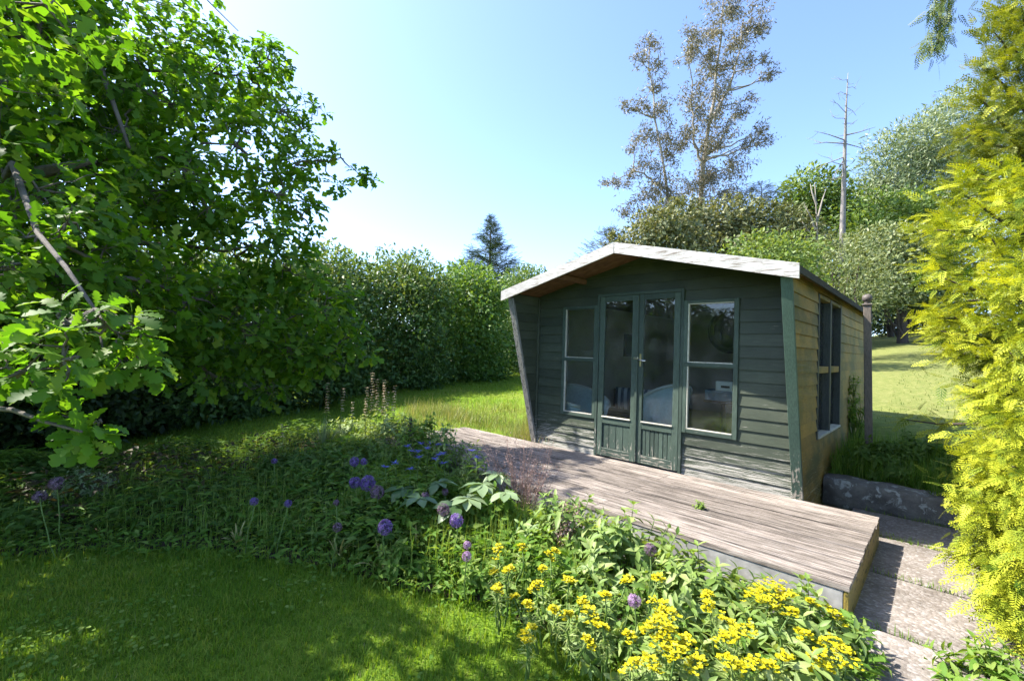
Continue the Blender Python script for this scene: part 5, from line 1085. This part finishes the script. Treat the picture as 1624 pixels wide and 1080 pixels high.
leaf_shrub('blue-green feathery mound in half shade left of the blue flowers', -3.55, -1.85, .55, .42, M_DARKBED, .085, 90, (.7, .2), 60)
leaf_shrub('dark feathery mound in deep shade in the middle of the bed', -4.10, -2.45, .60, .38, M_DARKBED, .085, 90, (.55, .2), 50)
leaf_shrub('small shrub at the far left of the bed, sun dapple put into its pale leaf colour', -4.75, -4.10, .30, .34, M_RODG, .050, 90, (.8, .2), 80)  # pale leaf colour stands in for dappled sun
leaf_shrub('leafy green clump overlapping the left end of the deck front', -3.05, -1.62, .36, .74, M_BEDLEAF, .080, 95, (.6, .2), 60)
leaf_shrub('lighter leafy clump at the outer left corner of the deck', -3.90, -1.35, .45, .66, M_SHRUB, .075, 110, (.5, .2), 50)
leaf_shrub('fresh green clump between the blue flowers and the deck', -2.62, -1.60, .30, .72, M_SHRUB, .070, 80, (.45, .2), 90)
leaf_shrub('fresh green leaves around the stems of the purple allium group', -2.75, -2.35, .36, .30, M_BEDLEAF, .075, 60, (.7, .2), 90)
leaf_shrub('green clump at the lawn edge under the nearest violet globe', -1.75, -2.62, .28, .22, M_BEDLEAF, .062, 50, (.6, .2), 120)
leaf_shrub('yellow-green tuft growing through the left end of the deck', -3.45, -.95, .22, .36, M_SHRUB, .055, 36, (.7, .2), 40)
leaf_shrub('small green tuft at the back left corner of the deck', -4.1, -.45, .26, .36, M_SHRUB, .055, 36, (.5, .2), 40)
leaf_shrub('leafy self-sown plants in the bottom right corner under the golden conifer', 1.12, -1.62, .30, .26, M_BEDLEAF, .062, 80, (.72, .2), 240)
leaf_shrub('second leafy clump on the path edge under the golden conifer', 1.38, -1.95, .34, .26, M_BEDLEAF, .065, 80, (.62, .2), 240)
leaf_shrub('dark bramble clump on the verge behind the stone wall at the shed side', .42, 1.42, .38, .36, M_DARKBED, .070, 80, (.6, .2), 40)
leaf_shrub('dark nettle clump at the foot of the ball-topped post', .75, 1.75, .40, .40, M_DARKBED, .070, 80, (.55, .2), 40)
leaf_shrub('bramble clump on the verge left of the golden conifer', 1.25, 1.60, .42, .38, M_DARKBED, .070, 80, (.75, .2), 40)
leaf_shrub('small sapling growing against the side wall of the summer house', .10, 2.55, .14, .95, M_BEDLEAF, .055, 40, (.7, .2), 20)

# ------------------------------------------------------------------ large pale leaved plants
def rosette_plant(label, centre, base_z, heads, leaf, mat, n=8, tint=.5):
    base = gpt(centre[0], centre[1], .03); root = thing('large_leaf_plant', label, 'plant', base); st = Bag(); P, D_2, N, S = [], [], [], []
    for hx in heads:
        h = np.array(hx); st.tube(curve_pts(np.array(base), h, 5, .02, .02), [.010, .009, .008, .007, .006], 5); a = rng.uniform(0, 6.28) + np.arange(n) * 2 * math.pi / n
        P.append(np.repeat(h[None], n, 0)); D_2.append(np.stack([np.cos(a), np.sin(a), rng.uniform(-.25, .25, n)], -1)); N.append(np.repeat(np.array([[0, 0, 1.0]]), n, 0) + rng.normal(0, .12, (n, 3))); S.append(leaf * rng.uniform(.8, 1.2, n))
    st.build('stems', M_STEM, root, 'stuff'); P, D_2, N, S = map(np.concatenate, (P, D_2, N, S)); leaf_objects(root, BROAD, mat, P, frames(D_2, N), S, np.clip(rng.normal(tint, .15, len(P)), 0, 1), 300); return root
rosette_plant('plant with large pale sunlit leaf rosettes beside the deck', (-0.103, 3.958, 0.200), 0, [(-0.192, 3.459, 0.520), (-0.011, 3.265, 0.520), (-0.078, 3.678, 0.540), (-0.283, 3.281, 0.470)], .135, M_RODG, 9, .7)
rosette_plant('dark blue-green large leaved plant left of the pale rosettes', (-0.565, 3.916, 0.200), 0, [(-0.374, 3.287, 0.420), (-0.562, 3.674, 0.460), (-0.657, 3.399, 0.420), (-0.841, 3.676, 0.400)], .145, M_RODG, 7, .2)

# ------------------------------------------------------------------ alliums
def allium(label, head, r, mat, stem_bow=.02):
    h = np.array(head); base = gpt(h[0] + rng.normal(0, .03), h[1] + rng.normal(.03, .03), .02); root = thing('allium', label, 'flower', base, 0, 'alliums in the flower bed')
    w = Bag(); w.tube(curve_pts(np.array(base), h, 5, 0, stem_bow), np.full(5, .0038), 5, .7); w.build('stem', M_STEM, root)
    n = 90; o = rdir(n); b = Bag(); 
    fr_ = frames(o, rdir(n)); pedc = h + o * r * .15
    for k in range(n):
        if k % 2 == 0: b.tube(np.array([h, h + o[k] * r * .9]), [.0012, .0008], 3, .1)
    # each floret a star of six narrow petals
    for a in range(6):
        an = a * math.pi / 3; d = fr_[:, :, 1] * math.cos(an) + fr_[:, :, 2] * math.sin(an) + o * .35; b.add(DIAMN, h + o * (r * rng.uniform(.78, 1.0, n))[:, None], frames(d, o), r * .36, np.clip(rng.normal(.5, .22, n), 0, 1))
    b.build('flower_head', mat, root, 'stuff'); return root
AL = [
    ('large violet allium globe nearest the lawn, left of the bed centre', (-0.795, 2.988, 0.360), .048, M_PURPLE), ('bright violet allium globe in front of the pale rosettes', (-0.334, 3.041, 0.400), .045, M_PURPLE), ('fading dark allium head touching the bright violet globe', (-0.448, 3.205, 0.410), .042, M_SEEDY),
    ('largest purple allium head in the half-shaded group', (-1.130, 3.664, 0.440), .060, M_PURPLE), ('dusky purple allium head right below the largest', (-1.008, 3.514, 0.420), .052, M_SEEDY), ('purple allium head left of the largest one in the group', (-1.235, 3.670, 0.440), .044, M_PURPLE),
    ('lilac allium head standing above the group, left of a pair', (-1.388, 4.088, 0.500), .042, M_PURPLE), ('small round lilac allium, right of the upper pair', (-1.281, 4.021, 0.520), .030, M_PURPLE), ('small mauve allium low in the shaded bed left of centre', (-1.599, 3.319, 0.380), .026, M_PURPLE),
    ('small mauve allium with long stem left in the shade', (-1.826, 3.279, 0.400), .028, M_PURPLE), ('tiny violet allium in sun patch before the mown strip', (-2.235, 4.330, 0.420), .026, M_PURPLE), ('dusky allium standing tall at the far left', (-3.216, 3.237, 0.500), .044, M_SEEDY),
    ('dim allium head at the far left edge, lower one', (-3.166, 3.075, 0.460), .038, M_SEEDY), ('pink allium globe, upper of the pale pair by the lawn', (-0.233, 2.761, 0.360), .024, M_PINK), ('mauve pink allium globe, lower of the pale pair', (-0.225, 2.655, 0.340), .027, M_PINK),
    ('faded brownish purple allium high above the shrub leaves near the deck', (0.736, 2.312, 0.560), .030, M_SEEDY), ('pale lilac allium globe right in front of the yellow flowers', (0.567, 1.981, 0.480), .028, M_PINK), ('half hidden mauve allium among large dark leaves', (-0.626, 3.460, 0.420), .030, M_SEEDY),
    ('small dull allium head above the bright violet globe', (-0.488, 3.566, 0.420), .026, M_SEEDY), ('spent grey allium head left of the nearest violet globe', (-1.119, 3.014, 0.340), .030, M_SEEDY), ('tiny dark allium head over the yellowing strap leaves', (-1.244, 3.306, 0.400), .022, M_SEEDY)]
for l_, p_, r_, m_ in AL: allium(l_, p_, r_, m_)

# ------------------------------------------------------------------ yellow flower clusters
def yellow_plant(label, heads, zoff=0):
    c = np.mean([h for h, _ in heads], axis=0); base = gpt(c[0], c[1] + .05, .02); root = thing('yellow_flower_plant', label, 'flower', base, 0, 'yellow flowers in the bed')
    st = Bag(); lf = Bag()
    for h, r in heads:
        r = r * rng.uniform(.9, 1.3); h = np.array(h) + rng.normal(0, .012, 3); foot = np.array(base) + (h - np.array(base)) * np.array([.5, .5, 0]); st.tube(curve_pts(foot, h - [0, 0, r * .4], 5, 0, .03), [.005, .005, .0045, .004, .003], 4)
        n = 34; k = rng.uniform(.35, .95, n); P = foot + (h - foot) * k[:, None]; d = unit(rdir(n, -.1, .6)); lf.add(LANCE, P, frames(d, np.array([0, 0, 1.0]) + rng.normal(0, .3, (n, 3))), .05 * rng.uniform(.7, 1.2, n), np.clip(rng.normal(.6, .2, n), 0, 1))
        b = Bag(); m = int(26 + 2600 * r * r * 3); u = rng.uniform(0, 1, m) ** .5; a = rng.uniform(0, 6.28, m); tl = rng.normal(0, .35, 2); C = h + np.stack([u * np.cos(a) * r, u * np.sin(a) * r, -.55 * r * u * u + rng.normal(0, .16 * r, m) + u * r * (tl[0] * np.cos(a) + tl[1] * np.sin(a))], -1)
        for c_ in C[::2]: st.tube(np.array([h - [0, 0, r * .45], c_]), [.0016, .001], 3)
        for aa in range(3):   # paired round bracts make each small flower
            an = aa * 2 * math.pi / 3 + rng.uniform(0, 6.28, m); d = np.stack([np.cos(an), np.sin(an), np.full(m, .25)], -1); b.add(DIAM_R, C, frames(d, np.array([0, 0, 1.0]) + rng.normal(0, .25, (m, 3))), .0122 * rng.uniform(.7, 1.3, m), np.clip(rng.normal(.6, .25, m) - .3 * u, 0, 1))
        b.build('flower_head', M_YELLOW, root, 'stuff')
    st.build('stems', M_STEM, root, 'stuff'); lf.build('foliage', M_SHRUB, root, 'stuff')
DIAM_R = (np.array([(0, 0, 0), (.35, .42, .1), (.85, .34, .12), (1, 0, .05), (.85, -.34, .12), (.35, -.42, .1)], float), np.array([(0, 1, 2), (0, 2, 3), (0, 3, 4), (0, 4, 5)]), np.zeros(6))
yellow_plant('broad yellow flower clusters in the middle foreground by the pale lilac globe', [((0.684, 2.009, 0.460), .055), ((0.705, 1.932, 0.450), .050), ((0.636, 1.901, 0.440), .060), ((0.712, 1.858, 0.430), .045), ((0.652, 1.831, 0.420), .050)])
yellow_plant('largest yellow cluster against the deck front', [((1.193, 2.181, 0.470), .060), ((1.253, 2.128, 0.470), .065), ((1.292, 2.095, 0.460), .050), ((1.183, 2.055, 0.450), .055)])
yellow_plant('yellow clusters at bottom centre right below the largest', [((0.960, 1.918, 0.440), .055), ((0.989, 1.872, 0.430), .050), ((0.885, 1.842, 0.420), .045), ((0.883, 1.760, 0.400), .050), ((0.948, 1.745, 0.400), .040)])
yellow_plant('yellow clusters at the right end of the bed beside the path', [((1.261, 1.814, 0.400), .050), ((1.353, 1.837, 0.400), .050), ((1.347, 1.778, 0.390), .045), ((1.245, 1.756, 0.390), .040), ((1.487, 2.043, 0.430), .040)])
yellow_plant('small yellow cluster pair at the bottom right, low among leaves', [((1.129, 1.783, 0.380), .030), ((1.042, 1.761, 0.380), .030)])
yellow_plant('yellow flower heads beside the pink faded stems', [((0.413, 2.037, 0.380), .034), ((0.428, 1.969, 0.380), .034), ((0.504, 2.134, 0.400), .026), ((0.754, 2.224, 0.480), .030)])
yellow_plant('small yellow heads along the deck edge behind the shrubs', [((0.755, 1.836, 0.420), .030), ((0.887, 1.996, 0.460), .028), ((0.968, 2.084, 0.470), .024), ((1.248, 1.933, 0.440), .030), ((1.268, 1.902, 0.420), .028), ((1.405, 2.067, 0.450), .026)])
yellow_plant('yellow heads low at the bottom edge in the middle of the bed', [((0.507, 1.802, 0.360), .034), ((0.571, 1.769, 0.360), .030), ((0.733, 1.747, 0.380), .036), ((0.494, 1.907, 0.380), .026), ((0.680, 1.768, 0.400), .032)])
yellow_plant('scattered small yellow heads above the mid green leaves', [((0.332, 2.288, 0.420), .026), ((0.379, 2.181, 0.400), .024), ((0.331, 2.050, 0.370), .026), ((0.240, 2.138, 0.360), .024), ((0.590, 2.244, 0.450), .026), ((0.200, 2.434, 0.410), .020), ((0.049, 2.264, 0.330), .022)])
yellow_plant('single round yellow flower head lowest at the lawn edge', [((0.099, 2.074, 0.270), .034), ((0.129, 2.120, 0.280), .022)])
yellow_plant('yellow flower heads in the left group near the pink globes', [((-0.052, 2.698, 0.400), .030), ((0.100, 2.636, 0.420), .028), ((0.026, 2.436, 0.360), .028), ((-0.053, 2.466, 0.360), .026), ((-0.047, 2.317, 0.330), .030), ((-0.027, 2.393, 0.340), .020)])
yellow_plant('yellow flower heads between shrub leaves, centre of the bed', [((0.296, 2.596, 0.440), .028), ((0.247, 2.519, 0.430), .022), ((0.178, 2.295, 0.380), .030), ((0.118, 2.187, 0.350), .028), ((0.367, 1.955, 0.320), .024)])

# ------------------------------------------------------------------ blue flowers near the deck
def blue_plant(label, heads):
    c = np.mean(heads, axis=0); base = gpt(c[0], c[1], .02); root = thing('blue_flower_plant', label, 'flower', base, 0, 'blue flowers by the deck'); st = Bag(); lf = Bag()
    for h in heads:
        h = np.array(h); foot = np.array(base) + (h - np.array(base)) * np.array([.6, .6, 0]); st.tube(curve_pts(foot, h, 4, 0, .03), [.004, .004, .003, .003], 4)
        n = 30; k = rng.uniform(.2, .92, n); P = foot + (h - foot) * k[:, None]; d = unit(rdir(n, -.1, .7)); lf.add(LANCE, P, frames(d, np.array([0, 0, 1.0]) + rng.normal(0, .3, (n, 3))), .11 * rng.uniform(.7, 1.2, n), np.clip(rng.normal(.6, .2, n), 0, 1))
        b = Bag(); m = 16; a = np.arange(m) * 2 * math.pi / m; d = np.stack([np.cos(a), np.sin(a), rng.uniform(.1, .9, m)], -1); b.add(LANCE, np.repeat(h[None], m, 0), frames(d, np.array([0, 0, 1.0]) + 0 * d), .048 * rng.uniform(.7, 1.2, m), np.clip(rng.normal(.5, .25, m), 0, 1)); b.build('flower_head', M_BLUE, root, 'stuff')
    st.build('stems', M_STEM, root, 'stuff'); lf.build('foliage', M_BEDLEAF, root, 'stuff')
blue_plant('clump of blue cornflower-like blooms at the left end of the deck', [(-0.861, 4.451, 0.600), (-0.758, 4.429, 0.620), (-0.696, 4.657, 0.640), (-0.678, 4.353, 0.620), (-0.842, 4.212, 0.580), (-0.899, 4.204, 0.580), (-0.759, 4.240, 0.600), (-0.603, 4.336, 0.620), (-0.967, 4.319, 0.600)])
blue_plant('second clump of blue blooms nearer the deck edge', [(-0.326, 3.997, 0.650), (-0.265, 3.875, 0.620), (-0.628, 4.090, 0.580), (-0.602, 4.143, 0.580), (-0.551, 3.885, 0.560), (-0.638, 3.948, 0.580)])
blue_plant('low blue blooms in the shade below the other blue clumps', [(-0.806, 3.747, 0.540), (-0.955, 3.835, 0.560), (-1.004, 3.706, 0.560), (-0.786, 3.974, 0.580)])

# ------------------------------------------------------------------ dry flower spikes by the hedge
def spire(label, top, base_dz=.02, L=.55, mat=M_DRY):
    h = np.array(top); base = gpt(h[0] + rng.normal(0, .05), h[1] + rng.normal(0, .05), base_dz); root = thing('flower_spike', label, 'flower', base, 0, 'dry flower spikes'); w = Bag(); w.tube(curve_pts(np.array(base), h, 6, 0, .015), np.linspace(.006, .002, 6), 4, .6); w.build('stem', M_STEM, root)
    b = Bag(); k = int(L / .035)
    for i in range(k):
        p = h - np.array([0, 0, i * .035]) * 1.0; p[:2] += (np.array(base)[:2] - h[:2]) * (i * .035) / max(h[2] - base[2], .1); m = 9; a = rng.uniform(0, 6.28, m); d = np.stack([np.cos(a), np.sin(a), rng.uniform(-.1, .6, m)], -1); b.add(OVATE_L, np.repeat(p[None], m, 0), frames(d, np.array([0, 0, 1.0]) + 0 * d), .030 + .0012 * i, np.clip(rng.normal(.55, .25, m), 0, 1))
    b.build('flower_spike_head', mat, root, 'stuff')
    lf = Bag(); n = 26; z = rng.uniform(.1, .62, n); P = np.array(base) + (h - np.array(base)) * z[:, None]; d = rdir(n, -.2, .2); lf.add(OVATE_L, P, frames(d, np.array([0, 0, 1.0]) + 0 * d), .085 * rng.uniform(.7, 1.2, n), .7); lf.build('foliage', M_SHRUB, root, 'stuff')
for l_, p_, L_ in (('tallest dry brown flower spike in the group by the hedge', (-1.809, 5.900, 1.190), .55), ('dry spike just right of the tallest one', (-1.719, 5.800, 1.117), .45), ('dry flower spike third from the right of the group', (-1.649, 5.900, 1.104), .50), ('rightmost leaning dry flower spike', (-1.489, 5.800, 1.043), .45), ('leftmost dry flower spike standing apart', (-2.349, 5.800, 1.049), .40), ('short dry spike right of the leftmost', (-2.143, 5.800, 0.982), .35), ('shortest dry spike in the middle of the row', (-1.988, 5.700, 0.829), .22), ('dry spike half hidden left of the tallest', (-1.876, 5.900, 0.998), .45), ('lone small pale spike on the mown strip left of the group', (-2.709, 5.400, 0.578), .2), ('low spike between the tallest and the rightmost', (-1.567, 5.800, 0.960), .3)): spire(l_, p_, .02, L_)

# ------------------------------------------------------------------ grass-like clumps and strap leaves
def strap_plant(label, base_pt, n, L, mat, wid, tint, name='strap_leaf_plant', spread=.8, group=None, individual=True):
    base = gpt(base_pt[0], base_pt[1], .01); root = thing(name, label, 'plant', base, 0, group); bag = Bag()
    for i in range(n):
        a = rng.uniform(0, 6.28); l = L * rng.uniform(.6, 1.2); sp = spread * rng.uniform(.3, 1.2); k = 7; t = np.linspace(0, 1, k); rr = l * .75 * sp * t ** 1.2; zz = l * (t - .55 * sp * t ** 2.4); c = np.stack([rr * math.cos(a), rr * math.sin(a), zz], -1) + rng.normal(0, .01, 3) * np.array([1, 1, 0])
        s = np.array([-math.sin(a), math.cos(a), 0]) * wid; ww = (np.sin(np.pi * (.12 + .86 * t)) ** .6)[:, None]; V = np.concatenate([c - s * ww, c + s * ww]); F = [(j, j + 1, j + 1 + k) for j in range(k - 1)] + [(j, j + 1 + k, j + k) for j in range(k - 1)]
        tt = np.clip(rng.normal(tint, .2) + .45 * t, 0, 1)
        if individual: new_obj('leaf', mesh_np(V, F, mat, np.r_[tt, tt], False, 'leaf'), root)
        else: bag.raw(V + np.array(base), F, np.r_[tt, tt])
    if not individual: bag.build('foliage', mat, root, 'stuff')
    return root
strap_plant('clump of yellowing strap leaves at the lawn edge in front of the violet globe', (-0.818, 3.059, 0.000), 13, .26, M_STRAP, .010, .35)
strap_plant('small clump of pale dying strap leaves left of the violet globe', (-1.190, 3.231, 0.000), 11, .20, M_STRAP, .009, .5)
strap_plant('arching straw coloured strap leaves in the shaded lawn edge', (-2.026, 3.426, 0.000), 12, .20, M_STRAP, .008, .55)
strap_plant('upright pale strap leaves between the two drooping clumps', (-1.611, 3.523, 0.000), 10, .24, M_STRAP, .008, .5)
strap_plant('upright green strap leaves right of the violet globe', (-0.615, 3.158, 0.000), 14, .28, M_STRAP, .010, .15, 'strap_leaf_plant', .5)
strap_plant('green grassy strap clump in the middle of the bed', (-1.241, 3.694, 0.000), 22, .32, M_STRAP, .007, .05, 'strap_leaf_plant', .5)
strap_plant('arching fresh green strap leaves in front of the purple allium group', (-1.081, 3.582, 0.100), 20, .34, M_STRAP, .009, .05, 'strap_leaf_plant', .6)
strap_plant('tuft of pale strap leaves behind the small mauve alliums', (-1.906, 3.780, 0.100), 14, .28, M_STRAP, .008, .25, 'strap_leaf_plant', .7)
strap_plant('green strap tuft between the pink pair and the violet globe', (-0.491, 3.185, 0.100), 18, .30, M_STRAP, .008, .05, 'strap_leaf_plant', .6)
strap_plant('blue-green ornamental grass clump right of the dry spikes', (-1.212, 5.600, 0.460), 260, .62, M_BLUEGRASS, .006, .35, 'ornamental_grass', .75, None, False)
strap_plant('thin ornamental grass tuft left of the dry spikes', (-2.281, 5.600, 0.426), 90, .55, M_BLUEGRASS, .005, .4, 'ornamental_grass', .5, None, False)
conifer('dwarf_conifer', 'small dark dwarf conifer column beside the ornamental grass', on((-1.159, 5.300, 0.444)), .62, .045, M_CYP, 90, 7, .075, SPRAY_L, .1, .3, .35, (.5, .2), True, .02, 'shrub')
conifer('dwarf_conifer', 'smaller dark dwarf conifer in front of the taller column', on((-1.237, 5.200, 0.426)), .42, .04, M_CYP, 70, 7, .07, SPRAY_L, .1, .3, .35, (.5, .2), True, .02, 'shrub')

# ------------------------------------------------------------------ airy dry stems on the deck edge and a faded pink panicle
def airy(label, base_pt, n, H, spread, mat, dots, name='dry_stem_plant', dot=.009):
    base = gpt(base_pt[0], base_pt[1], .02); root = thing(name, label, 'plant', base); st = Bag(); b = Bag(); bs = np.array(base)
    for i in range(n):
        a = rng.uniform(0, 6.28); q = bs + np.array([math.cos(a) * spread * rng.uniform(.1, 1), math.sin(a) * spread * rng.uniform(.1, 1), H * rng.uniform(.65, 1.1)]); pts = curve_pts(bs + rng.normal(0, .05, 3) * np.array([1, 1, 0]), q, 6, 0, .02); st.tube(pts, np.linspace(.003, .0012, 6), 3, .3)
        m = dots; k = rng.uniform(.35, 1.0, m); P = pts[0] + (q - pts[0]) * k[:, None] + rng.normal(0, .022, (m, 3)); d = rdir(m); b.add(DIAM_R, P, frames(d, rdir(m)), dot * rng.uniform(.6, 1.3, m), np.clip(rng.normal(.5, .25, m), 0, 1))
    st.build('stems', M_DRYPINK, root, 'stuff'); b.build('seed_heads', mat, root, 'stuff')
airy('airy plant of thin pinkish dry stems in front of the doors', to_world(-1.55, -1.66), 60, .66, .36, M_DRYPINK, 34)
airy('faded pink flower panicle amid the shrub leaves', (0.392, 2.971, 0.000), 14, .46, .10, M_DRYPINK, 46, 'faded_panicle', .013)
leaf_shrub('small weed sprouting between the deck planks', -.42, -.90, .05, .06, M_BEDLEAF, .035, 5, (.8, .1), 40, None, 'weed', 'weed')
wd_ = [o for o in bpy.data.objects if o.name.startswith('weed') and o.type == 'EMPTY'][0]; wd_.location.z = .405

# ------------------------------------------------------------------ things inside the summer house
def L2W(X, Y, Z=0.0):
    x, y = to_world(X, Y); return (float(x), float(y), SP[2] - .012 + Z)
M_WICKER = plain('pale_blue_wicker', (0.62, 0.76, 0.80), .6, 0, .15, 40, .4, .3)
M_WHITE = plain('white_paint', (0.74, 0.76, 0.76), .5, 0, .06, 10)
M_TEAL = plain('teal_cloth', (0.06, 0.22, 0.28), .9, 0, .2, 20); M_DKWOOD = plain('dark_wood', (0.045, 0.03, 0.022), .5, 0, .3, 12)
M_BASKET = plain('blue_basket', (0.10, 0.19, 0.27), .7, 0, .3, 60, .3, .4); M_IRON = plain('black_iron', (0.018, 0.018, 0.02), .5, .3, .3, 14)
def stripe_mat():
    m, n, l, p = nt('striped_cloth'); v = coords(n, l, (1, 1, 1)); w = n.new('ShaderNodeTexWave'); w.inputs['Scale'].default_value = 3.2; w.bands_direction = 'X'; l.new(v, w.inputs['Vector'])
    r = ramp(n, [(.45, (.62, .64, .66)), (.55, (.10, .13, .18))]); l.new(w.outputs['Fac'], r.inputs[0]); l.new(r.outputs[0], p.inputs['Base Color']); p.inputs['Roughness'].default_value = .9; return m
M_STRIPE = stripe_mat()
def tub_chair(name, label, X, Y, rot, body, rim, cushion, hb=.66, hf=.44, r=.30):
    root = thing(name, label, 'chair', L2W(X, Y), SA + rot); n = 18; V, F = [], []; rimp = []
    for i in range(n + 1):
        a = R(-140 + 280 * i / n); k = math.cos(a * .62) ** 1.6; top = hf + (hb - hf) * max(0, k)
        for j, (z, rr) in enumerate(((.14, r * .80), (.30, r * .92), (top, r * 1.06))): V.append((rr * math.cos(a + math.pi), rr * math.sin(a + math.pi), z))
        rimp.append((r * 1.06 * math.cos(a + math.pi), r * 1.06 * math.sin(a + math.pi), top))
    for i in range(n):
        for j in range(2): p = 3 * i + j; F.append((p, p + 3, p + 4, p + 1))
    o = new_obj('backrest', mesh_py(V, F, body, True), root); md = o.modifiers.new('thick', 'SOLIDIFY'); md.thickness = .018
    tv, tf = tube(np.array(rimp), .020, 8); new_obj('rim', mesh_np(tv, tf, rim, None, True), root)
    sv = [(0, 0, .385)] + [(r * .9 * math.cos(a), r * .9 * math.sin(a), .36) for a in np.linspace(0, 2 * math.pi, 20, endpoint=False)] + [(r * .9 * math.cos(a), r * .9 * math.sin(a), .28) for a in np.linspace(0, 2 * math.pi, 20, endpoint=False)]
    sf = [(0, 1 + i, 1 + (i + 1) % 20) for i in range(20)] + [(1 + i, 21 + i, 21 + (i + 1) % 20, 1 + (i + 1) % 20) for i in range(20)]; new_obj('seat', mesh_py(sv, sf, cushion, True), root)
    for sx in (-1, 1):
        for sy in (-1, 1):
            tv, tf = tube(np.array([(sx * r * .55, sy * r * .55, .30), (sx * r * .72, sy * r * .72, 0.0)]), [.017, .013], 7); new_obj('leg', mesh_np(tv, tf, rim, None, True), root)
    return root
tub_chair('wicker_chair', 'pale blue woven tub chair behind the left window', -2.44, .42, R(-20), M_WICKER, M_WHITE, M_WICKER, .72, .50, .32)
tub_chair('wicker_chair', 'white arched wicker chair with teal cushion behind the right door', -1.74, 1.22, R(150), M_WICKER, M_WHITE, M_TEAL, .80, .46, .32)
be = thing('bench', 'low dark wooden bench behind the left door', 'bench', L2W(-2.38, 1.62), SA + R(5))
for i in range(4): bx('slat', -.42, .42, -.2 + i * .1, -.11 + i * .1, .30, .325, M_DKWOOD, be)
for sx in (-.40, .36):
    for sy in (-.19, .15): bx('leg', sx, sx + .04, sy, sy + .04, 0, .298, M_DKWOOD, be)
bx('rail', -.36, .36, -.18, -.15, .22, .29, M_DKWOOD, be); bx('backrest', -.42, .42, .21, .235, .34, .62, M_DKWOOD, be)
def cushion(label, X, Y, Z, rot, w, h, d, mat):
    root = thing('cushion', label, 'cushion', L2W(X, Y, Z), SA + rot); bm = bmesh.new(); bmesh.ops.create_cube(bm, size=1); bmesh.ops.subdivide_edges(bm, edges=list(bm.edges), cuts=4, use_grid_fill=True)
    for v in bm.verts:
        c = v.co; k = (1 - (abs(c.x * 2)) ** 3 * .6) * (1 - (abs(c.z * 2)) ** 3 * .6); v.co = (c.x * w, c.y * d * (.25 + .75 * k), c.z * h + h / 2)
    me = bpy.data.meshes.new('cover'); bm.to_mesh(me); bm.free(); me.materials.append(mat)
    for p_ in me.polygons: p_.use_smooth = True
    new_obj('cover', me, root)
cushion('striped grey and white cushion on the dark bench, left one', -2.55, 1.73, .33, R(8), .34, .32, .14, M_STRIPE); cushion('striped cushion on the dark bench, right one', -2.18, 1.75, .33, R(-4), .34, .32, .14, M_STRIPE)
# dark round wall hanging: a ring disc
wh = thing('wall_hanging', 'large dark round hanging on the back wall behind the right window', 'wall hanging', L2W(-1.80, DEP - .05, 1.62), SA); n = 40
V = []; F = []
for i in range(n):
    a = 2 * math.pi * i / n
    for rr, yy in ((.40, 0), (.40, -.02), (.34, -.035), (.30, -.02), (.0, -.016)): V.append((rr * math.cos(a), yy, rr * math.sin(a)))
for i in range(n):
    for j in range(4): p_, q_ = 5 * i + j, 5 * ((i + 1) % n) + j; F.append((p_, q_, q_ + 1, p_ + 1))
new_obj('disc', mesh_py(V, F, M_IRON, False), wh)
pf = thing('picture_frame', 'small framed picture on the back wall behind the left window', 'picture', L2W(-2.62, 2.0, 1.32), SA); 
pf.location = L2W(XL + .045, 2.2, 1.30); pf.rotation_euler = (0, 0, SA + R(90))
bx('frame', -.15, .15, -.02, 0, -.18, .18, M_DKWOOD, pf); bx('print', -.12, .12, -.024, -.021, -.15, .15, M_FELT, pf, 0)
tb_ = thing('plant_stand', 'slim black pedestal table behind the right window', 'table', L2W(-.86, .85), SA)
tv, tf = tube(np.array([(0, 0, 0.02), (0, 0, .66)]), .022, 10); new_obj('pole', mesh_np(tv, tf, M_IRON, None, True), tb_); bx('table_top', -.17, .17, -.14, .14, .66, .68, M_DKWOOD, tb_)
for a in range(3): tv, tf = tube(np.array([(0, 0, .10), (.10 * math.cos(a * 2.09), .10 * math.sin(a * 2.09), .06), (.18 * math.cos(a * 2.09), .18 * math.sin(a * 2.09), .0)]), .012, 6); new_obj('leg', mesh_np(tv, tf, M_IRON, None, True), tb_)
bk = thing('basket', 'blue lattice basket on the pedestal table behind the right window', 'basket', L2W(-.86, .85, .682), SA)
bx('bottom', -.15, .15, -.12, .12, 0, .01, M_BASKET, bk); 
for s in (-1, 1): bx('side', -.16, .16, s * .125 - .004, s * .125 + .004, .0, .11, M_BASKET, bk); bx('side', s * .155 - .004, s * .155 + .004, -.12, .12, .0, .11, M_BASKET, bk)
ws = thing('box', 'white box with dark handle slot standing in the blue basket', 'box', L2W(-.82, .83, .694), SA + R(4))
bx('carton', -.10, .10, -.08, .08, 0, .20, M_WHITE, ws, .006); bx('handle_slot', -.045, .045, -.083, -.081, .13, .155, M_DKWOOD, ws, 0)
